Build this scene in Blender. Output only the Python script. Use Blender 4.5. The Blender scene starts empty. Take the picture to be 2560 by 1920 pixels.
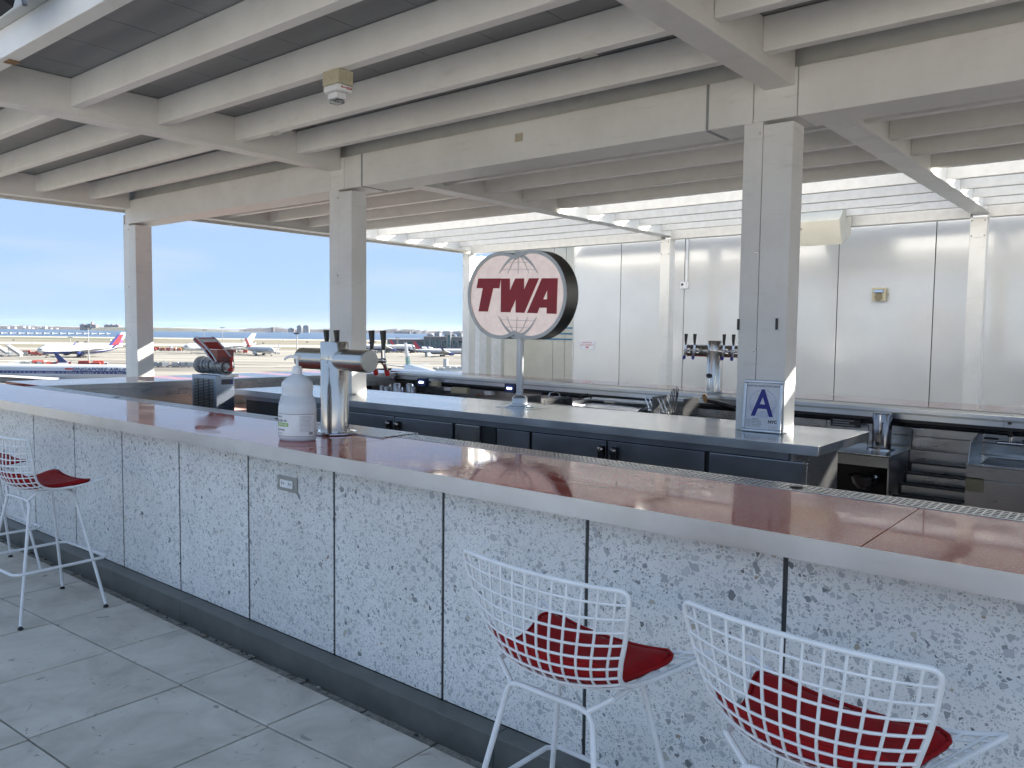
import bpy, math, random
from mathutils import Vector, Matrix, noise
R = math.radians
PI = math.pi
random.seed(7)
S = bpy.context.scene
COL = S.collection

# ------------------------------------------------------------------ camera
YAW, PIT, ROL, FPX, EYE = 0.68929519, -0.06540944, 0.01164661, 2013.48, 1.6
cy, sy, cp, sp = math.cos(YAW), math.sin(YAW), math.cos(PIT), math.sin(PIT)
FW = Vector((-sy * cp, cy * cp, sp))
r0 = Vector((cy, sy, 0)); u0 = r0.cross(FW)
RT = r0 * math.cos(ROL) + u0 * math.sin(ROL)
UP = u0 * math.cos(ROL) - r0 * math.sin(ROL)
CAM = Vector((0, 0, EYE))
cam = bpy.data.cameras.new('camera'); co = bpy.data.objects.new('camera', cam); COL.objects.link(co)
m = Matrix((RT, UP, -FW)).transposed().to_4x4(); m.translation = CAM
co.matrix_world = m
cam.sensor_width = 36; cam.lens = 36 * FPX / 2560; cam.clip_start = .05; cam.clip_end = 60000
S.camera = co

def ray(x, y):
    return RT * ((x - 1280) / FPX) - UP * ((y - 960) / FPX) + FW
def atX(x, y, X): d = ray(x, y); return CAM + d * (X / d.x)
def atY(x, y, Y): d = ray(x, y); return CAM + d * (Y / d.y)
def atZ(x, y, Z): d = ray(x, y); return CAM + d * ((Z - EYE) / d.z)
def atD(x, y, D): return CAM + ray(x, y) * D

# ------------------------------------------------------------------ light
SUN = Vector((.36, .80, .424)).normalized()      # towards the sun
el = math.asin(SUN.z); az = math.atan2(SUN.x, SUN.y)
W = bpy.data.worlds.new('World'); S.world = W; W.use_nodes = True
nt = W.node_tree; nt.nodes.clear()
sk = nt.nodes.new('ShaderNodeTexSky'); sk.sky_type = 'NISHITA'; sk.sun_disc = False
sk.sun_elevation = el; sk.sun_rotation = az; sk.air_density = .65; sk.dust_density = .0; sk.ozone_density = 5.0; sk.altitude = 300
tc = nt.nodes.new('ShaderNodeTexCoord')
mp = nt.nodes.new('ShaderNodeMapping'); mp.inputs['Scale'].default_value = (1.2, 1.2, 9)
nz = nt.nodes.new('ShaderNodeTexNoise'); nz.inputs['Scale'].default_value = 2.3; nz.inputs['Detail'].default_value = 5; nz.inputs['Roughness'].default_value = .55
rp = nt.nodes.new('ShaderNodeValToRGB'); rp.color_ramp.elements[0].position = .47; rp.color_ramp.elements[1].position = .80
rp.color_ramp.elements[1].color = (.8, .8, .8, 1)
veil = nt.nodes.new('ShaderNodeMix'); veil.data_type = 'RGBA'; veil.inputs['Factor'].default_value = .93; veil.inputs['B'].default_value = (1.42, 1.98, 2.85, 1)   # thin high haze over the whole sky
mx = nt.nodes.new('ShaderNodeMix'); mx.data_type = 'RGBA'
mx.inputs['B'].default_value = (2.2, 2.5, 2.9, 1)
bg = nt.nodes.new('ShaderNodeBackground'); bg.inputs['Strength'].default_value = .054
wo = nt.nodes.new('ShaderNodeOutputWorld')
L = nt.links.new
L(tc.outputs['Generated'], mp.inputs['Vector']); L(mp.outputs[0], nz.inputs['Vector']); L(nz.outputs[0], rp.inputs[0])
L(rp.outputs[0], mx.inputs['Factor']); L(sk.outputs[0], veil.inputs['A']); L(veil.outputs['Result'], mx.inputs['A']); L(mx.outputs['Result'], bg.inputs['Color']); L(bg.outputs[0], wo.inputs[0])
sun = bpy.data.lights.new('sun', 'SUN'); sun.energy = 4.8; sun.angle = R(.53); sun.color = (1, .94, .85)
so = bpy.data.objects.new('sun', sun); COL.objects.link(so)
so.rotation_euler = SUN.to_track_quat('Z', 'Y').to_euler(); so.location = (10, 30, 30)
S.view_settings.view_transform = 'Standard'; S.view_settings.look = 'None'
S.view_settings.exposure = 2.62; S.view_settings.gamma = 1; S.view_settings.use_curve_mapping = False

# ------------------------------------------------------------------ materials
def base(name):
    m = bpy.data.materials.new(name); m.use_nodes = True
    return m, m.node_tree, m.node_tree.nodes['Principled BSDF']
def nd(t, typ, **k):
    n = t.nodes.new(typ)
    for a, v in k.items():
        if a in n.inputs: n.inputs[a].default_value = v
        else: setattr(n, a, v)
    return n
def ramp(t, src, stops):
    r = t.nodes.new('ShaderNodeValToRGB'); e = r.color_ramp.elements
    while len(e) < len(stops): e.new(.5)
    for i, (p, c) in enumerate(stops):
        e[i].position = p; e[i].color = c if len(c) == 4 else (*c, 1)
    t.links.new(src, r.inputs[0]); return r
def pos(t, scale=(1, 1, 1), obj=False, rot=(0, 0, 0)):
    if obj: g = t.nodes.new('ShaderNodeTexCoord'); o = g.outputs['Object']
    else: g = t.nodes.new('ShaderNodeNewGeometry'); o = g.outputs['Position']
    mp = nd(t, 'ShaderNodeMapping'); mp.inputs['Scale'].default_value = scale; mp.inputs['Rotation'].default_value = rot
    t.links.new(o, mp.inputs[0]); return mp.outputs[0]
def setp(b, **k):
    for a, v in k.items():
        b.inputs[a.replace('_', ' ')].default_value = v
def noisy(name, c1, c2, scale=(3, 3, 3), ns=1.0, rough=.5, rvar=.1, metal=0, bump=0, coat=0, detail=6, lo=.35, hi=.65, obj=False, spec=.5, bscale=None):
    m, t, b = base(name)
    p = pos(t, scale, obj)
    n = nd(t, 'ShaderNodeTexNoise', Scale=ns, Detail=detail, Roughness=.6); t.links.new(p, n.inputs['Vector'])
    r = ramp(t, n.outputs[0], [(lo, c1), (hi, c2)])
    t.links.new(r.outputs[0], b.inputs['Base Color'])
    mr = nd(t, 'ShaderNodeMapRange'); mr.inputs['To Min'].default_value = max(.02, rough - rvar); mr.inputs['To Max'].default_value = min(1, rough + rvar)
    t.links.new(n.outputs[0], mr.inputs[0]); t.links.new(mr.outputs[0], b.inputs['Roughness'])
    setp(b, Metallic=metal, Coat_Weight=coat, Specular_IOR_Level=spec, Coat_Roughness=.06)
    if bump:
        n2 = nd(t, 'ShaderNodeTexNoise', Scale=(bscale or ns * 6), Detail=4); t.links.new(p, n2.inputs['Vector'])
        bp = nd(t, 'ShaderNodeBump', Strength=bump, Distance=.01); t.links.new(n2.outputs[0], bp.inputs['Height']); t.links.new(bp.outputs[0], b.inputs['Normal'])
    return m
def tint_by_piece(m, amt=.04):
    t = m.node_tree; b = t.nodes['Principled BSDF']; src = b.inputs['Base Color'].links[0].from_socket
    oi = t.nodes.new('ShaderNodeObjectInfo'); mr = t.nodes.new('ShaderNodeMapRange'); mr.inputs['To Min'].default_value = 1 - amt; mr.inputs['To Max'].default_value = 1 + amt * .4
    sc = t.nodes.new('ShaderNodeVectorMath'); sc.operation = 'SCALE'
    t.links.new(oi.outputs['Random'], mr.inputs[0]); t.links.new(src, sc.inputs[0]); t.links.new(mr.outputs[0], sc.inputs['Scale']); t.links.new(sc.outputs[0], b.inputs['Base Color'])
def plain(name, c, rough=.5, metal=0, coat=0, emit=0, spec=.5):
    k = [min(1, x * 1.06) for x in c]; d = [x * .94 for x in c]
    m = noisy(name, d, k, ns=4, rough=rough, rvar=.05, metal=metal, coat=coat, spec=spec)
    if emit:
        b = m.node_tree.nodes['Principled BSDF']; b.inputs['Emission Color'].default_value = (*c, 1); b.inputs['Emission Strength'].default_value = emit
    return m

def mat_beam(name, a, bb, dirt, rough):
    m, t, b = base(name)
    p = pos(t)
    n = nd(t, 'ShaderNodeTexNoise', Scale=1.7, Detail=8, Roughness=.65); t.links.new(p, n.inputs['Vector'])
    r = ramp(t, n.outputs[0], [(.35, a), (.62, bb)])
    p2 = pos(t, (1.3, 1.3, 9)); n2 = nd(t, 'ShaderNodeTexNoise', Scale=2.2, Detail=9, Roughness=.75); t.links.new(p2, n2.inputs['Vector'])
    f = ramp(t, n2.outputs[0], [(.57, (0, 0, 0)), (.78, (.5, .5, .5))])
    x = nd(t, 'ShaderNodeMix', data_type='RGBA'); t.links.new(f.outputs[0], x.inputs['Factor']); t.links.new(r.outputs[0], x.inputs['A']); x.inputs['B'].default_value = (*dirt, 1)
    p4 = pos(t, (14, 14, .7)); n4 = nd(t, 'ShaderNodeTexNoise', Scale=1.3, Detail=5, Roughness=.7); t.links.new(p4, n4.inputs['Vector'])
    f4 = ramp(t, n4.outputs[0], [(.66, (0, 0, 0)), (.80, (.45, .45, .45))])
    y = nd(t, 'ShaderNodeMix', data_type='RGBA'); t.links.new(f4.outputs[0], y.inputs['Factor']); t.links.new(x.outputs['Result'], y.inputs['A']); y.inputs['B'].default_value = (.46, .39, .26, 1)
    t.links.new(y.outputs['Result'], b.inputs['Base Color'])
    mr = nd(t, 'ShaderNodeMapRange'); mr.inputs['To Min'].default_value = rough - .1; mr.inputs['To Max'].default_value = rough + .15
    t.links.new(n.outputs[0], mr.inputs[0]); t.links.new(mr.outputs[0], b.inputs['Roughness'])
    n3 = nd(t, 'ShaderNodeTexNoise', Scale=90, Detail=3); t.links.new(p, n3.inputs['Vector'])
    bp = nd(t, 'ShaderNodeBump', Strength=.08, Distance=.003); t.links.new(n3.outputs[0], bp.inputs['Height']); t.links.new(bp.outputs[0], b.inputs['Normal'])
    return m
def mat_steel(name, tint=(.55, .56, .57), stretch=(1, 1, 60), rough=.28, ns=3, smudge=.12):
    m, t, b = base(name)
    p = pos(t, stretch)
    n = nd(t, 'ShaderNodeTexNoise', Scale=ns, Detail=5, Roughness=.6); t.links.new(p, n.inputs['Vector'])
    p2 = pos(t); n2 = nd(t, 'ShaderNodeTexNoise', Scale=4.5, Detail=6, Roughness=.6); t.links.new(p2, n2.inputs['Vector'])
    r = ramp(t, n2.outputs[0], [(.3, [c * .86 for c in tint]), (.7, tint)])
    t.links.new(r.outputs[0], b.inputs['Base Color'])
    a = nd(t, 'ShaderNodeMath', operation='MULTIPLY_ADD'); t.links.new(n.outputs[0], a.inputs[0]); a.inputs[1].default_value = .10; a.inputs[2].default_value = rough - .10
    c = nd(t, 'ShaderNodeMath', operation='MULTIPLY_ADD'); t.links.new(n2.outputs[0], c.inputs[0]); c.inputs[1].default_value = smudge; t.links.new(a.outputs[0], c.inputs[2])
    t.links.new(c.outputs[0], b.inputs['Roughness'])
    bp = nd(t, 'ShaderNodeBump', Strength=.008, Distance=.002); t.links.new(n.outputs[0], bp.inputs['Height']); t.links.new(bp.outputs[0], b.inputs['Normal'])
    setp(b, Metallic=1.0); return m
def mat_terrazzo():
    m, t, b = base('terrazzo')
    g = pos(t)
    dn = nd(t, 'ShaderNodeTexNoise', Scale=40, Detail=2); t.links.new(g, dn.inputs['Vector'])
    s = nd(t, 'ShaderNodeVectorMath', operation='SUBTRACT'); t.links.new(dn.outputs['Color'], s.inputs[0]); s.inputs[1].default_value = (.5, .5, .5)
    sc = nd(t, 'ShaderNodeVectorMath', operation='SCALE'); t.links.new(s.outputs[0], sc.inputs[0]); sc.inputs['Scale'].default_value = .012
    ad = nd(t, 'ShaderNodeVectorMath', operation='ADD'); t.links.new(g, ad.inputs[0]); t.links.new(sc.outputs[0], ad.inputs[1])
    bn = nd(t, 'ShaderNodeTexNoise', Scale=5, Detail=4); t.links.new(g, bn.inputs['Vector'])
    cur = ramp(t, bn.outputs[0], [(.3, (.70, .695, .68)), (.7, (.79, .785, .77))]).outputs[0]
    for scale, keep, wid, dark, off in ((170, .64, .17, .50, 3.1), (92, .62, .17, .40, 0), (58, .74, .16, .40, 7.7), (40, .89, .15, .42, 2.2)):
        o = nd(t, 'ShaderNodeVectorMath', operation='ADD'); t.links.new(ad.outputs[0], o.inputs[0]); o.inputs[1].default_value = (off, off * 1.3, off * .7)
        v = nd(t, 'ShaderNodeTexVoronoi', Scale=scale, Randomness=1.0); t.links.new(o.outputs[0], v.inputs['Vector'])
        ve = nd(t, 'ShaderNodeTexVoronoi', Scale=scale, Randomness=1.0); ve.feature = 'DISTANCE_TO_EDGE'; t.links.new(o.outputs[0], ve.inputs['Vector'])
        sep = nd(t, 'ShaderNodeSeparateColor'); t.links.new(v.outputs['Color'], sep.inputs[0])
        k = nd(t, 'ShaderNodeMath', operation='GREATER_THAN'); t.links.new(sep.outputs[0], k.inputs[0]); k.inputs[1].default_value = keep
        th = nd(t, 'ShaderNodeMath', operation='MULTIPLY_ADD'); t.links.new(sep.outputs[1], th.inputs[0]); th.inputs[1].default_value = .16; th.inputs[2].default_value = wid * .6
        ins = nd(t, 'ShaderNodeMath', operation='GREATER_THAN'); t.links.new(ve.outputs['Distance'], ins.inputs[0]); t.links.new(th.outputs[0], ins.inputs[1])
        mu = nd(t, 'ShaderNodeMath', operation='MULTIPLY'); t.links.new(k.outputs[0], mu.inputs[0]); t.links.new(ins.outputs[0], mu.inputs[1])
        d = nd(t, 'ShaderNodeMath', operation='SUBTRACT'); t.links.new(ve.outputs['Distance'], d.inputs[0]); t.links.new(th.outputs[0], d.inputs[1])
        rim = nd(t, 'ShaderNodeMapRange'); t.links.new(d.outputs[0], rim.inputs[0]); rim.inputs['From Max'].default_value = .05; rim.inputs['To Min'].default_value = .62; rim.inputs['To Max'].default_value = 1
        cc = ramp(t, sep.outputs[2], [(0, (.14, .145, .15)), (.10, (dark, dark * 1.02, dark * 1.04)), (.45, (.45, .46, .47)), (.95, (.62, .63, .63)), (.985, (.46, .42, .34)), (1, (.30, .20, .15))])
        mm = nd(t, 'ShaderNodeVectorMath', operation='SCALE'); t.links.new(cc.outputs[0], mm.inputs[0]); t.links.new(rim.outputs[0], mm.inputs['Scale'])
        x = nd(t, 'ShaderNodeMix', data_type='RGBA'); t.links.new(mu.outputs[0], x.inputs['Factor']); t.links.new(cur, x.inputs['A']); t.links.new(mm.outputs[0], x.inputs['B'])
        cur = x.outputs['Result']
    t.links.new(cur, b.inputs['Base Color']); setp(b, Roughness=.32)
    return m
def mat_quartz():
    m, t, b = base('red_quartz')
    g = pos(t)
    n = nd(t, 'ShaderNodeTexNoise', Scale=3, Detail=6); t.links.new(g, n.inputs['Vector'])
    r = ramp(t, n.outputs[0], [(.3, (.37, .068, .046)), (.7, (.45, .09, .062))])
    v = nd(t, 'ShaderNodeTexVoronoi', Scale=260); t.links.new(g, v.inputs['Vector'])
    sep = nd(t, 'ShaderNodeSeparateColor'); t.links.new(v.outputs['Color'], sep.inputs[0])
    f = ramp(t, sep.outputs[0], [(.80, (0, 0, 0)), (.97, (.5, .5, .5))])
    x = nd(t, 'ShaderNodeMix', data_type='RGBA'); t.links.new(f.outputs[0], x.inputs['Factor']); t.links.new(r.outputs[0], x.inputs['A']); x.inputs['B'].default_value = (.62, .27, .20, 1)
    t.links.new(x.outputs['Result'], b.inputs['Base Color'])
    n2 = nd(t, 'ShaderNodeTexNoise', Scale=2.3, Detail=8, Roughness=.65, Distortion=1.2); t.links.new(pos(t, (1, 1.8, 1)), n2.inputs['Vector'])
    rr = ramp(t, n2.outputs[0], [(.46, (.035, .035, .035)), (.58, (.12, .12, .12))]); t.links.new(rr.outputs[0], b.inputs['Roughness'])
    setp(b, Specular_IOR_Level=.27)
    bp = nd(t, 'ShaderNodeBump', Strength=.02, Distance=.002); n4 = nd(t, 'ShaderNodeTexNoise', Scale=30, Detail=2); t.links.new(g, n4.inputs['Vector'])
    t.links.new(n4.outputs[0], bp.inputs['Height']); t.links.new(bp.outputs[0], b.inputs['Normal'])
    return m
def mat_tile():
    m, t, b = base('concrete_tile')
    g = pos(t)
    oi = t.nodes.new('ShaderNodeObjectInfo')
    of = nd(t, 'ShaderNodeMath', operation='MULTIPLY'); t.links.new(oi.outputs['Random'], of.inputs[0]); of.inputs[1].default_value = 40
    cb = nd(t, 'ShaderNodeCombineXYZ'); t.links.new(of.outputs[0], cb.inputs[2])
    ad = nd(t, 'ShaderNodeVectorMath', operation='ADD'); t.links.new(g, ad.inputs[0]); t.links.new(cb.outputs[0], ad.inputs[1])
    n = nd(t, 'ShaderNodeTexNoise', Scale=3.4, Detail=9, Roughness=.62, Distortion=.6); t.links.new(ad.outputs[0], n.inputs['Vector'])
    r = ramp(t, n.outputs[0], [(.3, (.39, .365, .315)), (.5, (.51, .475, .42)), (.7, (.60, .565, .505))])
    n2 = nd(t, 'ShaderNodeTexNoise', Scale=11, Detail=3, Roughness=.5, Distortion=1.5); t.links.new(ad.outputs[0], n2.inputs['Vector'])
    f = ramp(t, n2.outputs[0], [(.66, (0, 0, 0)), (.73, (.7, .7, .7))])
    x = nd(t, 'ShaderNodeMix', data_type='RGBA'); t.links.new(f.outputs[0], x.inputs['Factor']); t.links.new(r.outputs[0], x.inputs['A']); x.inputs['B'].default_value = (.20, .18, .165, 1)
    t.links.new(x.outputs['Result'], b.inputs['Base Color']); setp(b, Roughness=.75)
    n3 = nd(t, 'ShaderNodeTexNoise', Scale=140, Detail=4); t.links.new(g, n3.inputs['Vector'])
    bp = nd(t, 'ShaderNodeBump', Strength=.15, Distance=.002); t.links.new(n3.outputs[0], bp.inputs['Height']); t.links.new(bp.outputs[0], b.inputs['Normal'])
    return m
def mat_clear(name, tint=(.9, .92, .93), rough=.06, alpha=.0):
    m, t, b = base(name)
    gl = nd(t, 'ShaderNodeBsdfGlossy', Roughness=rough); tr = nd(t, 'ShaderNodeBsdfTransparent'); tr.inputs[0].default_value = (*tint, 1)
    fr = nd(t, 'ShaderNodeFresnel', IOR=1.45); ms = t.nodes.new('ShaderNodeMixShader')
    df = nd(t, 'ShaderNodeBsdfDiffuse'); df.inputs[0].default_value = (.7, .7, .7, 1); m2 = t.nodes.new('ShaderNodeMixShader'); m2.inputs[0].default_value = alpha
    t.links.new(fr.outputs[0], ms.inputs[0]); t.links.new(tr.outputs[0], ms.inputs[1]); t.links.new(gl.outputs[0], ms.inputs[2])
    t.links.new(ms.outputs[0], m2.inputs[1]); t.links.new(df.outputs[0], m2.inputs[2])
    t.links.new(m2.outputs[0], t.nodes['Material Output'].inputs[0]); return m

M = dict(
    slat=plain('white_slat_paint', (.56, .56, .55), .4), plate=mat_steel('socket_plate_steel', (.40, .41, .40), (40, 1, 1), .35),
    rivet=plain('rivet_grey', (.48, .48, .47), .4), splash=noisy('dull_splash_panel', (.36, .36, .34), (.46, .455, .43), ns=3, rough=.4, metal=.3),
    beam=mat_beam('white_painted_steel', (.76, .755, .725), (.85, .845, .82), (.50, .48, .43), .42),
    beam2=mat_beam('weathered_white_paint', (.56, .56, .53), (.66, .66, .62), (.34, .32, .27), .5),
    deck=noisy('grey_roof_panel', (.28, .285, .285), (.36, .365, .36), scale=(.6, 3, 1), rough=.6),
    wall=noisy('glossy_white_panel', (.66, .66, .65), (.71, .71, .70), ns=.5, rough=.17, rvar=.03, coat=.5, metal=.20),
    beige=noisy('beige_panel', (.50, .49, .43), (.56, .55, .49), rough=.4, coat=.2),
    blue=plain('blue_stripe', (.03, .17, .30), .4),
    terr=mat_terrazzo(), quartz=mat_quartz(), tile=mat_tile(),
    steel=mat_steel('brushed_steel'), steelh=mat_steel('brushed_steel_edge', (.66, .68, .71), (.6, 60, 60), .30, smudge=.18),
    steeltop=mat_steel('steel_worktop', (.62, .63, .64), (1, 30, 1), .20, smudge=.10),
    steeld=mat_steel('dark_steel_door', (.42, .45, .50), (1, 1, 50), .32),
    steelt=mat_steel('tower_steel', (.56, .55, .53), (40, 40, 1), .22, smudge=.06),
    chrome=mat_steel('chrome', (.7, .7, .72), (1, 1, 1), .10, smudge=.05),
    plinth=noisy('dark_plinth_metal', (.10, .105, .10), (.14, .145, .135), ns=2, rough=.42, metal=.35, bump=.05),
    gravel=noisy('damp_grit', (.15, .14, .125), (.30, .285, .25), ns=18, rough=.9, bump=.5),
    black=plain('black_plastic', (.012, .012, .014), .35), rubber=plain('black_rubber', (.02, .02, .02), .7),
    dark=plain('dark_interior', (.03, .031, .033), .6), joint=plain('dark_joint', (.055, .06, .062), .45, metal=.5),
    white=plain('white_powder_coat', (.78, .79, .80), .38), red=noisy('red_vinyl', (.25, .004, .006), (.31, .006, .008), ns=12, rough=.62, bump=.12, bscale=400, spec=.2),
    redp=plain('red_plastic', (.42, .02, .02), .35), signred=plain('sign_red', (.36, .008, .020), .4),
    acryl=noisy('cream_acrylic', (.70, .60, .57), (.82, .73, .68), ns=2.6, rough=.16, coat=.6, lo=.4, hi=.6), signrim=plain('sign_rim_grey', (.52, .54, .54), .35, metal=.2),
    bottle=noisy('milky_plastic', (.60, .63, .66), (.66, .69, .72), rough=.35), label=plain('label_paper', (.76, .78, .80), .5),
    green=plain('label_green', (.28, .46, .10), .5), ink=plain('dark_print', (.03, .035, .05), .6), blueink=plain('blue_print', (.025, .03, .26), .5), paleblue=plain('pale_blue_print', (.38, .42, .66), .6),
    paper=plain('white_paper', (.75, .77, .82), .5), alu=plain('silver_frame', (.55, .58, .62), .3, metal=.8),
    cream=noisy('aged_cream_plastic', (.46, .42, .29), (.54, .50, .37), ns=20, rough=.5), clear=mat_clear('clear_plastic', alpha=.10), cleard=mat_clear('hazy_plastic', (.95, .96, .96), .1, .06),
    grey=plain('mid_grey', (.28, .29, .30), .5), pink=noisy('pink_sunlit_tone', (.48, .30, .27), (.58, .40, .36), ns=7, rough=.5),
    led=plain('blue_white_display', (.55, .7, 1.0), .5, emit=6), rust=noisy('rust', (.20, .09, .03), (.38, .26, .13), ns=30, rough=.8),
    brown=plain('brown_patch', (.22, .19, .12), .6), tapblue=plain('blue_cap', (.02, .03, .30), .4),
)

for k_ in ('wall', 'beam', 'deck', 'terr', 'steeld', 'quartz'): tint_by_piece(M[k_], .07)
_b = M['acryl'].node_tree.nodes['Principled BSDF']; _b.inputs['Emission Color'].default_value = (1, .78, .70, 1); _b.inputs['Emission Strength'].default_value = .055   # back-lit sign face
# ------------------------------------------------------------------ mesh helper
class MB:
    def __init__(s): s.v = []; s.f = []; s.sm = []
    def add(s, vs, fs, smooth=False):
        o = len(s.v); s.v += [tuple(v) for v in vs]; s.f += [tuple(i + o for i in f) for f in fs]; s.sm += [smooth] * len(fs); return s
    def box(s, x0, x1, y0, y1, z0, z1, mat=None):
        vs = [Vector((x, y, z)) for z in (z0, z1) for y in (y0, y1) for x in (x0, x1)]
        if mat: vs = [mat @ v for v in vs]
        return s.add(vs, [(0, 2, 3, 1), (4, 5, 7, 6), (0, 1, 5, 4), (2, 6, 7, 3), (0, 4, 6, 2), (1, 3, 7, 5)])
    def prism(s, poly, z0, z1, mat=None):      # poly in xy, counter-clockwise
        n = len(poly); vs = [Vector((x, y, z0)) for x, y in poly] + [Vector((x, y, z1)) for x, y in poly]
        if mat: vs = [mat @ v for v in vs]
        return s.add(vs, [tuple(range(n - 1, -1, -1)), tuple(range(n, 2 * n))] + [(i, (i + 1) % n, n + (i + 1) % n, n + i) for i in range(n)])
    def quadp(s, a, b, c, d, th):             # slab from four top corners, thickness downwards
        t = [Vector(p) for p in (a, b, c, d)]; bt = [p - Vector((0, 0, th)) for p in t]
        return s.add(bt + t, [(3, 2, 1, 0), (4, 5, 6, 7), (0, 1, 5, 4), (1, 2, 6, 5), (2, 3, 7, 6), (3, 0, 4, 7)])
    def face(s, *pts): return s.add(pts, [tuple(range(len(pts)))])
    def tube(s, pts, r, n=8, closed=False, caps=True):
        pts = [Vector(p) for p in pts]; N = len(pts); rs = r if isinstance(r, (list, tuple)) else [r] * N
        rings = []; prev = None
        for i, p in enumerate(pts):
            if closed: d = (pts[(i + 1) % N] - pts[i - 1])
            else: d = pts[min(i + 1, N - 1)] - pts[max(i - 1, 0)]
            d.normalize()
            if prev is None:
                a = Vector((0, 0, 1)) if abs(d.z) < .9 else Vector((1, 0, 0)); u = d.cross(a).normalized()
            else:
                u = (prev - d * prev.dot(d)).normalized()
            prev = u; w = d.cross(u)
            rings.append([p + (u * math.cos(2 * PI * k / n) + w * math.sin(2 * PI * k / n)) * rs[i] for k in range(n)])
        vs = [v for rg in rings for v in rg]; fs = []
        for i in range(N if closed else N - 1):
            j = (i + 1) % N
            for k in range(n): fs.append((i * n + k, i * n + (k + 1) % n, j * n + (k + 1) % n, j * n + k))
        s.add(vs, fs, True)
        if caps and not closed:
            s.add(rings[0], [tuple(range(n - 1, -1, -1))]); s.add(rings[-1], [tuple(range(n))])
        return s
    def lathe(s, prof, n=24, mat=None, sx=1, sy_=1):   # prof: (r, z)
        vs = []; fs = []
        for r, z in prof:
            for k in range(n):
                v = Vector((r * math.cos(2 * PI * k / n) * sx, r * math.sin(2 * PI * k / n) * sy_, z)); vs.append(mat @ v if mat else v)
        for i in range(len(prof) - 1):
            for k in range(n): fs.append((i * n + k, i * n + (k + 1) % n, (i + 1) * n + (k + 1) % n, (i + 1) * n + k))
        s.add(vs, fs, True)
        if prof[0][0] > 1e-5: s.add(vs[:n], [tuple(range(n - 1, -1, -1))])
        if prof[-1][0] > 1e-5: s.add(vs[-n:], [tuple(range(n))])
        return s
    def cyl(s, c, r, z0, z1, n=24, mat=None):
        T = Matrix.Translation(c); T = (mat @ T) if mat else T
        return s.lathe([(r, z0), (r, z1)], n, T)
    def ball(s, c, r, n=12, sc=(1, 1, 1)):
        T = Matrix.Translation(c) @ Matrix.Diagonal((*sc, 1))
        return s.lathe([(max(1e-6, r * math.sin(PI * i / 8)), -r * math.cos(PI * i / 8)) for i in range(9)], n, T)

def mkobj(name, mb, mat, bevel=0):
    me = bpy.data.meshes.new(name); me.from_pydata([tuple(v) for v in mb.v], [], mb.f)
    if any(mb.sm):
        me.polygons.foreach_set('use_smooth', mb.sm)
    me.update()
    if any(mb.sm): me.set_sharp_from_angle(angle=R(38))
    me.materials.append(mat)
    o = bpy.data.objects.new(name, me); COL.objects.link(o)
    if bevel:
        b = o.modifiers.new('bevel', 'BEVEL'); b.width = bevel; b.segments = 2; b.limit_method = 'ANGLE'; b.angle_limit = R(40)
    return o
def props(o, label=None, cat=None, group=None, kind=None):
    if label: o['label'] = label
    if cat: o['category'] = cat
    if group: o['group'] = group
    if kind: o['kind'] = kind
    return o
def thing(name, label, cat, loc=(0, 0, 0), rotz=0, group=None):
    o = bpy.data.objects.new(name, None); COL.objects.link(o); o.empty_display_size = .1
    o.matrix_world = Matrix.Translation(loc) @ Matrix.Rotation(rotz, 4, 'Z')
    return props(o, label, cat, group)
def wm(o):
    m = o.matrix_basis.copy()
    return wm(o.parent) @ m if o.parent else m
def part(name, mb, mat, parent, bevel=0, world=True, label=None, kind=None):
    o = mkobj(name, mb, mat, bevel)
    if world: o.data.transform(wm(parent).inverted())
    o.parent = parent
    return props(o, label, None, None, kind)
def recenter(o):
    vs = [v.co for v in o.data.vertices]
    c = Vector(((min(v.x for v in vs) + max(v.x for v in vs)) / 2, (min(v.y for v in vs) + max(v.y for v in vs)) / 2, min(v.z for v in vs)))
    o.data.transform(Matrix.Translation(-c)); o.matrix_world = Matrix.Translation(c); return o
def solo(name, mb, mat, label, cat, group=None, bevel=0):
    return props(recenter(mkobj(name, mb, mat, bevel)), label, cat, group)
def struct(name, mb, mat): return props(mkobj(name, mb, mat), kind='structure')
def dup(root, mat, label=None, group=None):
    r = root.copy(); COL.objects.link(r); r.matrix_world = mat
    if label: r['label'] = label
    if group: r['group'] = group
    for ch in list(root.children):
        c = ch.copy(); COL.objects.link(c); c.parent = r
        for g in ch.children:
            d = g.copy(); COL.objects.link(d); d.parent = c
    return r
def copyp(o, loc, parent=None):            # another alike piece sharing the mesh
    c = o.copy(); COL.objects.link(c); c.parent = parent or o.parent; c.location = loc; return c
_tc = 0
def text(body, size, mat, parent, M4, name='lettering', ext=.0006, align='CENTER', sx=1, bold=0, world=True, shear=0):
    cu = bpy.data.curves.new(name, 'FONT'); cu.body = body; cu.size = size; cu.extrude = ext; cu.align_x = align; cu.offset = bold; cu.shear = shear
    cu.resolution_u = 3
    tmp = bpy.data.objects.new('tmp', cu); COL.objects.link(tmp)
    dg = bpy.context.evaluated_depsgraph_get(); me = bpy.data.meshes.new_from_object(tmp.evaluated_get(dg))
    bpy.data.objects.remove(tmp); bpy.data.curves.remove(cu)
    me.name = name; me.materials.clear(); me.materials.append(mat)
    me.transform(M4 @ Matrix.Diagonal((sx, 1, 1, 1)))
    o = bpy.data.objects.new(name, me); COL.objects.link(o)
    if world: me.transform(wm(parent).inverted())
    o.parent = parent; return o
def facing(loc, normal, up=(0, 0, 1)):      # frame whose z is the face normal and y is up
    z = Vector(normal).normalized(); x = Vector(up).cross(z).normalized(); y = z.cross(x)
    m = Matrix((x, y, z)).transposed().to_4x4(); m.translation = loc; return m

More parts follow.
